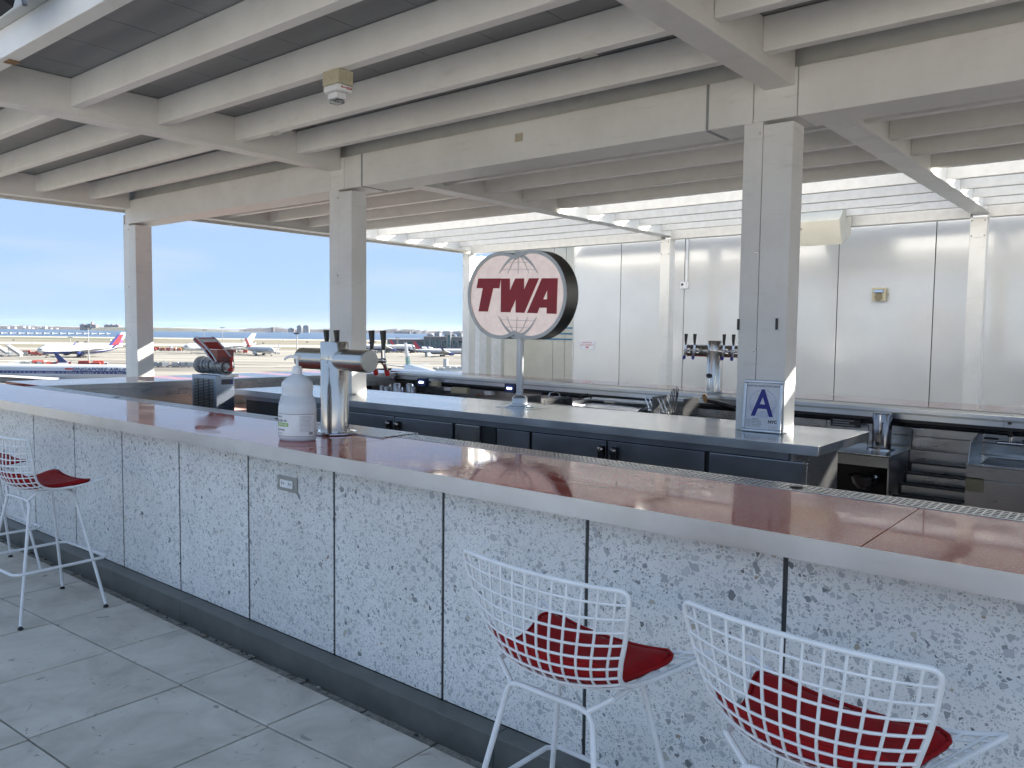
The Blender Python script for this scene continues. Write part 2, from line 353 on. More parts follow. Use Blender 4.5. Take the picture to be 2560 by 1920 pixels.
# ------------------------------------------------------------------ terrace floor
G = -18.4                                             # airfield level below the roof terrace
mb = MB().box(-13.5, 39.1, -44.1, 16, -.6, -.035); fl = struct('terrace_floor', mb, M['gravel'])
fl2 = struct('hotel_roof_block', MB().box(-13.4, 39, -44, 15.9, G, -.6), M['deck'])
def rowY(n, x):
    if n == 0: return 2.135
    return 1.749 + .053 * (x + 3.965) - .628 * (n - 1)
k = 0
for ci in range(-9, 12):
    xa = -4.003 + .622 * ci; xb = xa + .622
    for rn in range(0, 5):
        g = .004; xs0 = xa + .02 * rn; 
        a = Vector((xa + g + rn * .015, rowY(rn + 1, xa) + g, 0)); b = Vector((xb - g + rn * .015, rowY(rn + 1, xb) + g, 0))
        c = Vector((xb - g + rn * .015, rowY(rn, xb) - g, 0)); d = Vector((xa + g + rn * .015, rowY(rn, xa) - g, 0))
        h = random.uniform(-.0015, .002)
        for v in (a, b, c, d): v.z += h
        o = mkobj('paving_tile', MB().quadp(a, b, c, d, .03), M['tile'], bevel=.003); o.parent = fl
struct('terrace_bounce_paving', MB().box(-13.4, 39, -44, -.95, -.035, -.002), M['tile'])  # unseen terrace behind the camera, extended far back to bounce light upward
struct('bar_well_floor', MB().box(-8.9, 8.9, 2.3, 7.6, -.034, -.01), noisy('quarry_floor', (.05, .035, .03), (.08, .05, .045), ns=6, rough=.4))
struct('rear_terrace_paving', MB().box(-13.4, 8.9, 7.62, 15.8, -.034, -.003), M['tile'])

mb = MB(); random.seed(3)
for i in range(150):
    x = -8.8 + i * .07; mb.box(x, x + random.uniform(.05, .12), 2.133 + random.uniform(0, .006), 2.183, -.034, -.012 + random.uniform(-.004, .003))
part('grit_strip', mb, M['gravel'], fl, kind='stuff')
for i in range(60):
    x = random.uniform(-6.5, -.3); y = random.choice((random.uniform(2.145, 2.178), random.uniform(.6, 2.1))) if i < 14 else random.uniform(2.142, 2.18); r_ = random.uniform(.003, .009)
    mb = MB().ball((x, y, .001 if y > 2.14 else .002), r_, 6, (1.5, 1, .5)); part('pebble', mb, M['rubber' if i % 3 else 'gravel'], fl)
# ------------------------------------------------------------------ pergola
per = thing('pergola', 'white steel pergola with solid grey roof panels in front and open slats at the rear', 'pergola', (-4, 6.4, 0))
ZM0, ZM1, ZC, ZJ, ZD = 2.88, 3.167, 3.06, 3.12, 3.315
YF, YM, YM2, YB = 1.74, 4.774, 5.08, 11.0
CXS = [(-10.28, -10.11), (-6.16, -6.0), (-1.987, -1.81), (2.19, 2.36), (6.35, 6.52)]
XR = 8.6
# columns along the main beam, each of two cladding halves with a seam
for i, (x0, x1) in enumerate([(-10.29, -9.98), (-6.17, -5.845), (-2.115, -1.808), (2.05, 2.36), (6.2, 6.5)]):
    y0 = YM + (.0 if i else .0); y1 = y0 + (.17 if i else .2)
    zb = 1.001 if i in (1, 2) else 0
    xm = x0 + (x1 - x0) * (.44 if i != 2 else .40)
    c = part('column', MB().box(x0, xm - .002, y0, y1, zb, ZM0 + .0), M['beam'], per, bevel=.004)
    part('cladding', MB().box(xm + .002, x1, y0 - .003, y1 + .003, zb, ZM0 - .022), M['beam'], c, bevel=.004)
    for zz in (ZM0 - .07, 2.1, 1.5):
        part('bolt', MB().lathe([(.0001, .006), (.006, .005), (.009, 0)], 10, facing((xm - .018 + random.uniform(-.004, .004), y0 - .001, zz), (0, -1, 0))), M['chrome'], c)
    if i == 0: part('corner_trim', MB().box(x0 - .035, x0 - .001, y0 + .01, y1 + .02, 0, 3.0), M['beam2'], c, bevel=.003)
# rear columns with bolted cover plates
for i, (x0, x1) in enumerate(CXS):
    c = part('column', MB().box(x0, x1, YB, YB + .17, 0, 3.02), M['white'] if 0 else M['beam'], per, bevel=.004)
    part('cover_plate', MB().box(x0 + .006, x1 - .006, YB - .006, YB - .0005, 2.78, 3.0), M['beam'], c, bevel=.001)
    sc = MB()
    for xx in (x0 + .02, x1 - .02):
        for zz in (2.80, 2.98): sc.lathe([(.0001, .007), (.008, .005), (.010, 0)], 10, facing((xx, YB - .006, zz), (0, -1, 0)))
    part('bolt', sc, M['grey'], c)
# main beam along the bar, in lengths with caulked joints, and the recessed strip above it
cuts = [-10.25, -6.155, -5.95, -5.70, -2.36, -2.06, -1.79, 2.1, 2.35, 6.2, XR]
for a, b in zip(cuts, cuts[1:]):
    o = part('main_beam', MB().box(a + .002, b - .002, YM - random.uniform(0, .003), YM2, ZM0, ZM1), M['beam'], per, bevel=.005)
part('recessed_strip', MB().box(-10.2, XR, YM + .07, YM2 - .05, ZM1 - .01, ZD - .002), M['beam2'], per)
# caulk lines
cl = MB()
for x in (-2.36, -5.70):
    cl.box(x - .008, x + .008, YM - .006, YM, ZM0 + .004, ZM1 - .004); cl.box(x - .012, x + .012, YM, YM2, ZM0 - .004, ZM0 + .001)
part('caulk', cl, M['grey'], per)
# cross beams
for i, (a, b) in enumerate(CXS):
    part('cross_beam', MB().box(a, b, YF + .06, YM - .001, ZC, ZD - .003), M['beam'], per, bevel=.005)
    part('cross_beam', MB().box(a, b, YM2 + .001, YB + .16, ZC, ZD - .003), M['beam'], per, bevel=.005)
    part('ledger', MB().box(b + .0005, b + .035, YM2 + .002, YB - .01, ZC - .0, ZC + .012), M['beam'], per)
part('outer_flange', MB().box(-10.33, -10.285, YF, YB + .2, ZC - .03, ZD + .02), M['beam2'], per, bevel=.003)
# joists
front = [2.436, 3.056, 3.697, 4.29]
rear = [5.46, 6.11, 6.76, 7.43, 8.13]
slat = [8.79, 9.44, 10.09, 10.72]
for (a0, a), (b, b0) in zip(CXS, CXS[1:]):
    for y in front + rear:
        part('joist', MB().box(a + .001, b - .001, y, y + .075, ZJ + random.uniform(-.002, .002), ZD - .004), M['beam'], per, bevel=.006)
    for y in slat:
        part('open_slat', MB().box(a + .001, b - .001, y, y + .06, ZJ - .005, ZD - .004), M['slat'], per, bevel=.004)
for y in front + rear: part('joist', MB().box(CXS[-1][1], XR, y, y + .075, ZJ, ZD - .004), M['beam'], per)
# rear beam on the column line
for (a0, a), (b, b0) in zip(CXS, CXS[1:]):
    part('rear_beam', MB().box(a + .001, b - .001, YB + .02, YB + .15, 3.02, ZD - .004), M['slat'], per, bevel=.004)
# front edge beam with gutter lip
part('edge_beam', MB().box(-10.33, XR, YF, YF + .085, 3.10, 3.255), M['beam'], per, bevel=.004)
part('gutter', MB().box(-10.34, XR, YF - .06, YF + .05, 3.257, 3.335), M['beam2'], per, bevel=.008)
# small access patches seen under joists
pt = MB()
for x, y, w in ((-5.25, 1.80, .09),):
    pt.box(x, x + w, y - .03, y + .03, 3.0955, 3.0995)
part('rusty_patch', pt, M['rust'], per)
for px, py, y in ((1470, 141, 3.72), (690, 335, 3.72)):
    p = atY(px, py, y + .035); part('patch_plate', MB().box(p.x - .05, p.x + .05, y + .01, y + .06, ZJ - .006, ZJ - .0025), M['beam2'], per)
p = atY(1298, 344, YM); part('rusty_patch', MB().box(p.x - .035, p.x + .035, YM - .0085, YM - .0035, p.z - .03, p.z + .03), noisy('rust_stained_paint', (.44, .36, .22), (.52, .50, .44), ns=30, rough=.6), per)
# grey roof panels above the joists
x = -10.2
pm = None
while x < XR:
    for ya, yb in ((YF + .06, YM + .2), (YM + .204, 8.19)):
        part('roof_panel', MB().box(x + .003, min(x + .497, XR), ya, yb, ZD, ZD + .03 + random.uniform(-.001, .001)), M['deck'], per)
    x += .5
part('roof_sheet', MB().box(-10.25, XR, YF + .05, 8.19, ZD + .034, ZD + .06), M['deck'], per)

# strobe + detector hung under the second joist
p = atY(838, 215, 3.075)
det = thing('fire_detector', 'cream and white fire strobe with clear lamp hanging under a roof joist', 'fire alarm', (p.x, 3.09, ZJ - .2))
bx, by, bz = p.x, 3.095, ZJ - .0
Td = Matrix.Translation((bx, by, 0))
part('back_box', MB().box(-.075, .075, -.055, .055, bz - .085, bz - .001, Td), M['cream'], det, bevel=.004)
part('housing', MB().prism([(-.078, -.04), (-.06, -.06), (.06, -.06), (.078, -.04), (.078, .04), (.06, .06), (-.06, .06), (-.078, .04)], bz - .125, bz - .087, Td), M['white'], det, bevel=.01)
part('lamp_base', MB().box(-.05, .035, -.035, .035, bz - .16, bz - .126, Td), M['white'], det, bevel=.004)
part('lamp_lens', MB().box(-.045, .03, -.03, .03, bz - .185, bz - .161, Td), M['clear'], det, bevel=.008)
part('reflector', MB().box(-.03, .02, -.012, .012, bz - .175, bz - .163, Td), M['chrome'], det)
for i_, ch_ in enumerate('FIRE'):
    text(ch_, .026, M['redp'], det, facing((bx + .0785, by - .03 + .02 * i_, bz - .106), (1, 0, 0)) @ Matrix.Rotation(PI / 2, 4, 'Z') @ Matrix.Translation((0, -.01, 0)), ext=.0005, bold=.0006)

# ------------------------------------------------------------------ rear wall
YW = 11.9
wall = thing('panel_wall', 'glossy white metal panel wall behind the bar with riveted joints', 'wall', (-2, YW, 0))
def wx(px, py=700): return atY(px, py, YW).x
w0 = wx(1436); js = [w0, wx(1552), wx(1711)]
st = (wx(2336) - wx(2095)); js += [wx(2095) - st, wx(2095), wx(2336)]
while js[-1] < 8.5: js.append(js[-1] + st)
part('backing', MB().box(w0, js[-1], YW + .03, YW + .3, 0, 3.6), M['dark'], wall)
for a, b in zip(js, js[1:]):
    w = part('wall_panel', MB().box(a + .006, b - .006, YW, YW + .028, 0, 3.6), M['wall'], wall, bevel=.002)
    rv = MB(); n = 4 if b - a > 1.0 else 3
    for zz in [.12 + .43 * i for i in range(8)]:
        for q in range(n):
            x = a + .06 + (b - a - .12) * q / (n - 1)
            rv.lathe([(.0001, .004), (.005, .003), (.0075, 0)], 8, facing((x, YW, zz + random.uniform(-.01, .01)), (0, -1, 0)))
    part('rivets', rv, M['rivet'], w, kind='stuff')
# stepped back part with blue stripes, and the upright panels beside it
YR = 12.5
st2 = thing('striped_wall', 'beige recessed wall with three blue stripes behind the round sign', 'wall', (wx(1340), YR, 0))
xs = [atY(q, 800, YR).x for q in (1244, 1383, 1413, 1440)]
part('beige_panel', MB().box(xs[0] + .005, xs[1] - .005, YR, YR + .03, 0, 3.3), M['beige'], st2)
part('beige_panel', MB().box(xs[1] + .005, xs[2] - .005, YR, YR + .03, 0, 3.3), M['beige'], st2)
part('beige_panel', MB().box(xs[2] + .005, xs[3] + .3, YR, YR + .03, 0, 3.3), M['beige'], st2)
part('backing', MB().box(xs[0], xs[3] + .4, YR + .032, YR + .1, 0, 3.3), M['dark'], st2)
for py in (820, 834.5, 848.5):
    z = atY(1425, py, YR).z; part('stripe', MB().box(xs[0] + .01, xs[3] + .28, YR - .006, YR - .001, z - .014, z + .014), M['blue'], st2)
part('side_return', MB().box(w0 - .02, w0 - .001, YW, YR, 0, 3.6), M['wall'], wall)
jm = thing('door_jamb', 'stepped white door jamb between rear corner column and beige wall', 'door frame', (atY(1225, 800, 11.6).x, 11.6, 0))
for a, b, y, mt in ((1184, 1199, 11.35, 'white'), (1198, 1211, 11.5, 'beam2'), (1210, 1236, 11.8, 'white'), (1235, 1245, 12.0, 'beam2')):
    xa, xb = atY(a, 850, y).x, atY(b, 850, y).x
    part('jamb_strip', MB().box(xa, xb, y, y + .2, 0, 3.0), M[mt], jm, bevel=.003)
# wall box, alarm, thermostat, conduit, occupancy sign
p1 = atY(2098, 600, 11.3); p0 = p1.x - .95
hb = thing('heater_cover', 'cream white six-sided metal box under the slats above the wall', 'heater', (p1.x - .5, 11.3, 2.85))
p1 = atY(2098, 600, 10.5); p0 = p1.x - .95
prof = [(10.97, atY(2100, 590, 10.97).z), (10.60, atY(2095, 611, 10.60).z), (10.48, atY(2083, 549, 10.48).z), (10.62, atY(2095, 526, 10.62).z), (10.97, atY(2095, 520, 10.97).z)][::-1]
mb = MB(); n = len(prof)
mb.add([(p0, y, z) for y, z in prof] + [(p1.x, y, z) for y, z in prof], [tuple(range(n)), tuple(range(2 * n - 1, n - 1, -1))] + [(i, n + i, n + (i + 1) % n, (i + 1) % n) for i in range(n)])
part('cover', mb, M['beige'], hb, bevel=.004)
p = atY(2003, 573, 10.53); part('access_hole', MB().box(p.x - .012, p.x + .012, 10.5, 10.54, p.z - .01, p.z + .01), M['black'], hb)
p = atY(2198, 736, YW - .06)
al = thing('wall_alarm', 'small cream wall strobe with chrome lamp on the white panel', 'fire alarm', (p.x, YW, p.z - .09))
part('back_box', MB().box(p.x - .085, p.x + .085, YW - .07, YW - .001, p.z - .085, p.z + .085), M['cream'], al, bevel=.006)
part('faceplate', MB().box(p.x - .092, p.x + .092, YW - .085, YW - .071, p.z - .092, p.z + .092), M['cream'], al, bevel=.006)
part('strobe', MB().box(p.x - .065, p.x + .065, YW - .11, YW - .086, p.z + .02, p.z + .065), M['chrome'], al, bevel=.008)
part('grille', MB().lathe([(.0001, .004), (.05, .004), (.055, 0)], 20, facing((p.x, YW - .086, p.z - .035), (0, -1, 0))), M['brown'], al)
part('hinge_tab', MB().box(p.x + .093, p.x + .11, YW - .04, YW - .02, p.z - .015, p.z + .02), M['cream'], al)
p = atY(1711, 713, YW - .02)
th = thing('thermostat', 'small white thermostat under a thin conduit on the wall', 'thermostat', (p.x, YW, p.z - .05))
part('case', MB().box(p.x - .075, p.x + .075, YW - .03, YW - .001, p.z - .055, p.z + .055), M['white'], th, bevel=.006)
part('display', MB().box(p.x - .055, p.x - .012, YW - .033, YW - .031, p.z - .005, p.z + .03), M['ink'], th)
bt = MB(); [bt.box(p.x + .03, p.x + .045, YW - .034, YW - .031, p.z + dz - .007, p.z + dz + .007) for dz in (-.015, .022)]; part('buttons', bt, M['grey'], th)
part('conduit', MB().box(p.x + .015, p.x + .055, YW - .028, YW - .001, p.z + .056, 3.3), M['white'], th, bevel=.004)
a = atY(1451, 852, YW); b = atY(1486, 873, YW)
oc = thing('occupancy_sign', 'small white and red maximum occupancy plate on the wall', 'sign', ((a.x + b.x) / 2, YW, b.z))
part('plate', MB().box(a.x, b.x, YW - .012, YW - .001, b.z, a.z), M['paper'], oc, bevel=.002)
cx = (a.x + b.x) / 2; hh = a.z - b.z
for s, q, sz in (('MAXIMUM', .70, .045), ('OCCUPANCY', .40, .045), ('188', .10, .05)):
    text(s, sz, M['redp'], oc, facing((cx, YW - .0125, b.z + hh * q), (0, -1, 0)), bold=.0012 if s == '188' else 0)
# hanging wire between rear slats
w = [atY(q[0], q[1], 10.3) for q in ((2165, 519), (2205, 521), (2245, 519), (2280, 513), (2305, 506))]
solo('loose_wire', MB().tube(w, .004, 4), M['grey'], 'thin loose wire sagging from the open slats in front of the wall', 'wire')
# stand-in for an unidentified dark shape past the roof edge, top-left corner
dk = thing('corner_stand_in', 'dark stand-in shape just above the roof gutter at the top left corner', 'stand-in', (-5.0, 1.45, 3.5))
q = [atY(x_, y_, 1.5) for x_, y_ in ((-60, 80), (4, 40), (33, 18), (40, -10), (40, -60), (-60, -60))]
n = len(q); mb = MB(); mb.add(q + [v + Vector((0, -.25, .12)) for v in q], [tuple(range(n)), tuple(range(2 * n - 1, n - 1, -1))] + [(i, n + i, n + (i + 1) % n, (i + 1) % n) for i in range(n)])
part('case', mb, M['black'], dk)
part('bracket', MB().tube([atY(62, 12, 1.6), atY(52, -40, 1.6)], .012, 8), M['grey'], dk)

# ------------------------------------------------------------------ near bar
ZB = 1.05
bar = thing('bar_counter', 'long red quartz bar with steel edge and white terrazzo front panels', 'bar counter', (-3.6, 2.55, 0))
YE, YI = 2.17, 2.93
xc = [-8.9, -7.1, -5.2, -3.05, -.61, 1.8]
XE = 1.8
for a, b in zip(xc, xc[1:]):
    part('counter_slab', MB().box(a + (.0012 if a > -8.8 else 0), b - .0012, YE + .003, 2.800, ZB - .03, ZB), M['quartz'], bar, bevel=.0015)
for a, b in zip([-8.9, -3.55, XE - 1.0], [-3.55, XE - 1.0, XE]):
    part('steel_edge', MB().box(a + .0006, b - .0006, YE - .003, YE + .0025, ZB - .063, ZB + .001).box(a + .0006, b - .0006, YE + .003, YE + .06, ZB - .063, ZB - .058), M['steelh'], bar)
part('substrate', MB().box(-8.88, XE, YE + .02, 2.91, ZB - .057, ZB - .031), M['dark'], bar)
# terrazzo panels and recessed joints
YT = 2.27
j0, pw = -3.596, .689
for k in range(-7, 8):
    a = j0 + pw * k
    if a < -8.9 or a > XE: continue
    part('terrazzo_panel', MB().box(a + .0075, min(a + pw - .0075, XE), YT, YT + .03, .114, ZB - .065), M['terr'], bar, bevel=.0015)
    part('joint_strip', MB().box(a - .006, a + .006, YT + .004, YT + .03, .114, ZB - .065), M['joint'], bar)
part('carcass', MB().box(-8.85, XE, YT + .031, 2.86, .0, ZB - .066), M['dark'], bar)
# plinth
for a, b in ((-8.85, -6.4), (-6.4, -4.13), (-4.13, -1.87), (-1.87, .4), (.4, XE)):
    part('plinth', MB().box(a + .001, b - .001, 2.184, YT - .001, -.03, .112), M['plinth'], bar, bevel=.003)
# perforated drain strip with real slots
def strip(xa, xb, ya, yb, rows, pitch, sl, sw, z, parent, name='drain_strip', skew=0):
    mb = MB(); dk_ = MB(); n = int((xb - xa) / pitch); ry = (yb - ya - .016) / rows
    mb.box(xa, xb, ya, ya + .008, z - .02, z); mb.box(xa, xb, yb - .008, yb, z - .03, z)
    for i in range(n):
        x = xa + i * pitch
        for r_ in range(rows):
            y = ya + .008 + r_ * ry
            a, b, c, d = x, x + pitch, y, y + ry
            hx0, hx1, hy0, hy1 = x + (pitch - sl) / 2, x + (pitch + sl) / 2, y + (ry - sw) / 2, y + (ry + sw) / 2
            V = [(a, c, z), (b, c, z), (b, d, z), (a, d, z), (hx0, hy0, z), (hx1, hy0, z), (hx1, hy1, z), (hx0, hy1, z)]
            V += [(q[0], q[1], z - .006) for q in V[4:]]
            mb.add(V, [(0, 1, 5, 4), (1, 2, 6, 5), (2, 3, 7, 6), (3, 0, 4, 7), (4, 5, 9, 8), (5, 6, 10, 9), (6, 7, 11, 10), (7, 4, 8, 11)])
    part(name, mb, M['steel'], parent)
    part('drain_trough', MB().box(xa, xb, ya + .004, yb - .004, z - .03, z - .007), M['black'], parent)
strip(-8.0, -3.76, 2.802, 2.928, 4, .022, .016, .015, ZB + .002, bar)
strip(-3.08, XE, 2.802, 2.928, 4, .022, .0155, .015, ZB + .002, bar)
strip(-3.755, -3.085, 2.725, 2.965, 9, .022, .0135, .010, ZB + .004, bar, 'drip_tray')
part('tray_lip', MB().box(-3.76, -3.08, 2.715, 2.724, ZB - .01, ZB + .006), M['steel'], bar)
part('inner_apron', MB().box(-8.0, XE, 2.929, 2.934, ZB - .12, ZB + .001), M['steel'], bar)
for x in (-6.35, -1.03, -4.2):
    sc = MB().lathe([(.0001, .003), (.02, .003), (.026, 0)], 16, Matrix.Translation((x, 2.865, ZB + .003))); part('drain_key', sc, M['black'], bar)
# outlet
ol = thing('power_outlet', 'white double socket in a grey steel plate set in the terrazzo front', 'outlet', (-3.255, YT, .82))
part('cover_plate', MB().box(-3.333, -3.177, YT - .008, YT - .0005, .823,   .893), M['plate'], ol, bevel=.002)
part('socket', MB().box(-3.305, -3.205, YT - .012, YT - .0085, .839, .877), M['white'], ol, bevel=.003)
sl = MB()
for x in (-3.283, -3.228):
    sl.box(x - .009, x - .006, YT - .0128, YT - .0121, .852, .868); sl.box(x + .004, x + .007, YT - .0128, YT - .0121, .854, .866)
    sl.lathe([(.0001, .0008), (.0028, .0006)], 8, facing((x + .013, YT - .0121, .86), (0, -1, 0)))
part('slots', sl, M['black'], ol)
part('screw', MB().lathe([(.0001, .002), (.004, 0)], 8, facing((-3.322, YT - .008, .858), (0, -1, 0))).lathe([(.0001, .002), (.004, 0)], 8, facing((-3.189, YT - .008, .858), (0, -1, 0))), M['chrome'], ol)

# ------------------------------------------------------------------ left and far counters
def cslab(parent, quad, th=.03, mat='quartz', name='counter_slab', z=ZB, bevel=.0015):
    part(name, MB().quadp(*[(x, y, z) for x, y in quad], th), M[mat], parent, bevel=bevel)
def lerp(a, b, t): return (a[0] + (b[0] - a[0]) * t, a[1] + (b[1] - a[1]) * t)
lc = thing('left_counter', 'left return of the bar, glossy counter along the terrace edge', 'bar counter', (-8.3, 5, 0))
Li0, Li1, Lo0, Lo1 = (-7.95, 2.935), (-7.74, 7.05), (-8.9, 2.935), (-8.72, 7.86)
for t0, t1 in ((0, .34), (.34, .68), (.68, 1)):
    cslab(lc, (lerp(Lo0, Lo1, t0 + .001), lerp((Li0[0] - .13, Li0[1]), (Li1[0] - .13, Li1[1]), t0 + .001), lerp((Li0[0] - .13, Li0[1]), (Li1[0] - .13, Li1[1]), t1), lerp(Lo0, Lo1, t1)))
cslab(lc, ((Li0[0] - .128, Li0[1]), Li0, Li1, (Li1[0] - .128, Li1[1])), .05, 'steel', 'steel_ledge', ZB + .002)
part('apron', MB().quadp((Li0[0] - .1, Li0[1], ZB - .051), (Li0[0] - .02, Li0[1], ZB - .051), (Li1[0] - .02, Li1[1], ZB - .051), (Li1[0] - .1, Li1[1], ZB - .051), .10), M['steel'], lc)
part('outer_panel', MB().quadp((-8.8, 2.95, ZB - .04), (-8.7, 2.95, ZB - .04), (-8.6, 7.7, ZB - .04), (-8.7, 7.7, ZB - .04), ZB - .05), M['terr'], lc)
for a, b in zip([2.95, 3.75, 4.6, 5.4, 6.2], [3.75, 4.6, 5.4, 6.2, 7.0]):
    part('splash_panel', MB().box(-8.12, -8.09, a + .003, b - .003, .05, ZB - .07), M['splash'], lc)
part('shelf_recess', MB().box(-8.088, -8.05, 3.1, 3.65, .72, .9), M['black'], lc)
part('shelf_recess', MB().box(-8.088, -8.05, 5.55, 6.9, .55, .93), M['black'], lc)
fc = thing('far_counter', 'far side of the bar with pinkish top and long steel drain ledge', 'bar counter', (-3, 7, 0))
XFR = 1.8
def fy(x): return 7.05 + (x + 7.74) * (-.0905)       # inner (our side) edge
def by_(x): return 7.86 + (x + 8.72) * (-.055)
xcut = [-8.72, -6.3, -4.85, -3.35, -1.45, .3, XFR]
for a, b in zip(xcut, xcut[1:]):
    a1 = max(a, -7.74 - .13)
    cslab(fc, ((a1 if a > -8 else -8.72, fy(max(a, -7.87)) + .33 + (.0 if a > -8 else 0)), (b - .002, fy(b) + .33), (b - .002, by_(b)), (a + .001, by_(a))))
    cslab(fc, ((max(a, -7.868) + .001, fy(max(a, -7.868)) + .003), (b - .001, fy(b) + .003), (b - .001, fy(b) + .328), (max(a, -7.868) + .001, fy(max(a, -7.868)) + .328)), .04, 'plate', 'steel_ledge', ZB + .003)
def fbox(x0, x1, dy0, dy1, z0, z1):
    return MB().add([(x0, fy(x0) + dy0, z0), (x1, fy(x1) + dy0, z0), (x1, fy(x1) + dy1, z0), (x0, fy(x0) + dy1, z0), (x0, fy(x0) + dy0, z1), (x1, fy(x1) + dy0, z1), (x1, fy(x1) + dy1, z1), (x0, fy(x0) + dy1, z1)],
                    [(3, 2, 1, 0), (4, 5, 6, 7), (0, 1, 5, 4), (1, 2, 6, 5), (2, 3, 7, 6), (3, 0, 4, 7)])
for a, b in ((-7.7, -5.3), (-5.3, -2.6), (-2.6, -.9), (-.9, XFR)):
    part('steel_edge', fbox(a + .001, b - .001, -.002, .002, ZB - .022, ZB + .003), M['steelh'], fc)
    part('apron', fbox(a + .001, b - .001, .02, .03, ZB - .075, ZB - .027), M['steelh'], fc)
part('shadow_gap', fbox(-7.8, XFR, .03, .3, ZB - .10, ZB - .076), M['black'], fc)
part('drain_grooves', (lambda mb: [mb.add([(x, fy(x) + .235, ZB + .0045), (x + .012, fy(x) + .235, ZB + .0045), (x + .026, fy(x) + .315, ZB + .0045), (x + .014, fy(x) + .315, ZB + .0045)], [(0, 1, 2, 3)]) for x in [-5.2 + .028 * i for i in range(245)]] and mb)(MB()), M['dark'], fc, kind='stuff')
spx = [-7.7] + [atY(q, 1060, 6.75).x for q in (960, 1118, 1193, 1387, 1461)] + [-4.3, -3.6, -2.9, -2.2] + [-1.86, -1.53, -1.06, .0, 1.0, XFR]
spx = sorted(set(round(v, 3) for v in spx))
for a, b in zip(spx, spx[1:]):
    part('splash_panel', fbox(a + .003, b - .003, .20, .22, .84, ZB - .10), M['steel'], fc)
    part('splash_panel', fbox(a + .003, b - .003, .19, .21, .3, .836), M['steel'], fc)
part('pipe', MB().tube([(x, fy(x) + .16, .925) for x in (-7.0, -4.2, -2.6)], .016, 10).tube([(x, fy(x) + .16, .925) for x in (-2.55, 0, XFR)], .020, 10), M['black'], fc)
part('back_panel', fbox(-8.6, XFR, .6, .64, 0, ZB - .04), M['terr'], fc)

# ------------------------------------------------------------------ island back bar
ZI = 1.0
isl = thing('back_bar_island', 'long stainless island cooler with dark steel doors between the two white columns', 'island', (-4, 4.85, 0))
IX0, IX1, IY0, IY1 = -7.15, -1.46, 4.37, 5.30
part('worktop', MB().box(IX0, IX1, IY0, IY1, ZI - .055, ZI), M['steeltop'], isl, bevel=.003)
part('worktop_lip', MB().box(IX0 + .001, IX1 - .001, IY0 - .0022, IY0 - .0005, ZI - .054, ZI - .003), M['steelh'], isl)
for q, ex in ((1505, 0), (1640, 0), (2090, 0)):
    pass
BX1 = -1.64
part('carcass', MB().box(IX0 + .1, BX1, IY0 + .07, IY1 - .06, .08, ZI - .056), M['dark'], isl)
part('end_panel', MB().box(BX1 + .001, BX1 + .012, IY0 + .07, IY1 - .06, .05, ZI - .057), M['steel'], isl, bevel=.002)
part('top_rail', MB().box(IX0 + .1, BX1, IY0 + .052, IY0 + .069, ZI - .10, ZI - .057), M['steeld'], isl)
YD = IY0 + .045
def ix(px): return atY(px, 1110, YD).x
def door(a, b, name='cooler_door', mt='steeld', z1=ZI - .105):
    return part(name, MB().box(ix(a) + .006, ix(b) - .006, YD, YD + .022, .16, z1), M[mt], isl, bevel=.004)
d1 = door(700, 985); d2 = door(985, 1131); door(1136, 1199, 'side_panel', 'steel'); door(1212, 1240, 'side_panel', 'dark'); d3 = door(1240, 1324)
d4 = door(1328, 1517); d5 = door(1517, 1764); door(1771, 2012, 'end_door', 'steeld'); door(2013, 2022, 'corner_post', 'steel')
part('kick_plate', MB().box(IX0 + .1, BX1, IY0 + .08, IY0 + .1, .0, .15), M['black'], isl)
def dhandle(px, par):
    x = ix(px)
    h = part('door_handle', MB().box(x - .022, x + .022, YD - .03, YD - .001, .40, ZI - .135), M['black'], par, bevel=.006)
    part('latch', MB().lathe([(.0001, .02), (.013, .018), (.020, .010), (.024, 0)], 16, facing((x, YD - .031, ZI - .158), (0, -1, 0))), M['chrome'], h)
for px, par in ((975, d1), (996, d2), (1507, d4), (1538, d5)): dhandle(px, par)
part('hinge_bar', MB().box(ix(1245), ix(1764), YD - .006, YD - .001, ZI - .104, ZI - .098), M['black'], isl)

# TWA sign
SY = 4.87; SX, SZ, SR, SD = -3.995, 1.88, .342, .155
sg = thing('round_sign', 'red lettered double-globe sign on a steel post standing on the island', 'sign', (SX, 4.95, ZI))
def union_outline(r, n=40):
    d = SD; c = math.acos(min(1, d / r)); pts = []
    for i in range(n + 1):
        a = -(PI - c) + 2 * (PI - c) * i / n; pts.append((SX + d + r * math.cos(a), SZ + r * math.sin(a)))
    for i in range(1, n):
        a = c + (2 * PI - 2 * c) * i / n; pts.append((SX - d + r * math.cos(a), SZ + r * math.sin(a)))
    return pts
DEP = .15
def ext(pts, y0, y1):
    n = len(pts); V = [(x, y0, z) for x, z in pts] + [(x, y1, z) for x, z in pts]
    return V, n
o = union_outline(SR); V, n = ext(o, SY, SY + DEP)
part('case_side', MB().add(V, [(i, (i + 1) % n, n + (i + 1) % n, n + i) for i in range(n)], True), mat_steel('dark_brushed_metal', (.16, .155, .15), (1, 60, 1), .35), sg)
inn = union_outline(SR - .028)
V = [(x, SY - .004, z) for x, z in o] + [(x, SY - .004, z) for x, z in inn] + [(x, SY + .012, z) for x, z in inn] + [(x, SY + .001, z) for x, z in o]
part('rim', MB().add(V, [(i, (i + 1) % n, n + (i + 1) % n, n + i) for i in range(n)] + [(n + i, n + (i + 1) % n, 2 * n + (i + 1) % n, 2 * n + i) for i in range(n)] + [(i, 3 * n + i, 3 * n + (i + 1) % n, (i + 1) % n) for i in range(n)]), M['signrim'], sg)
V = [(SX, SY + .008, SZ)] + [(x, SY + .008, z) for x, z in inn]
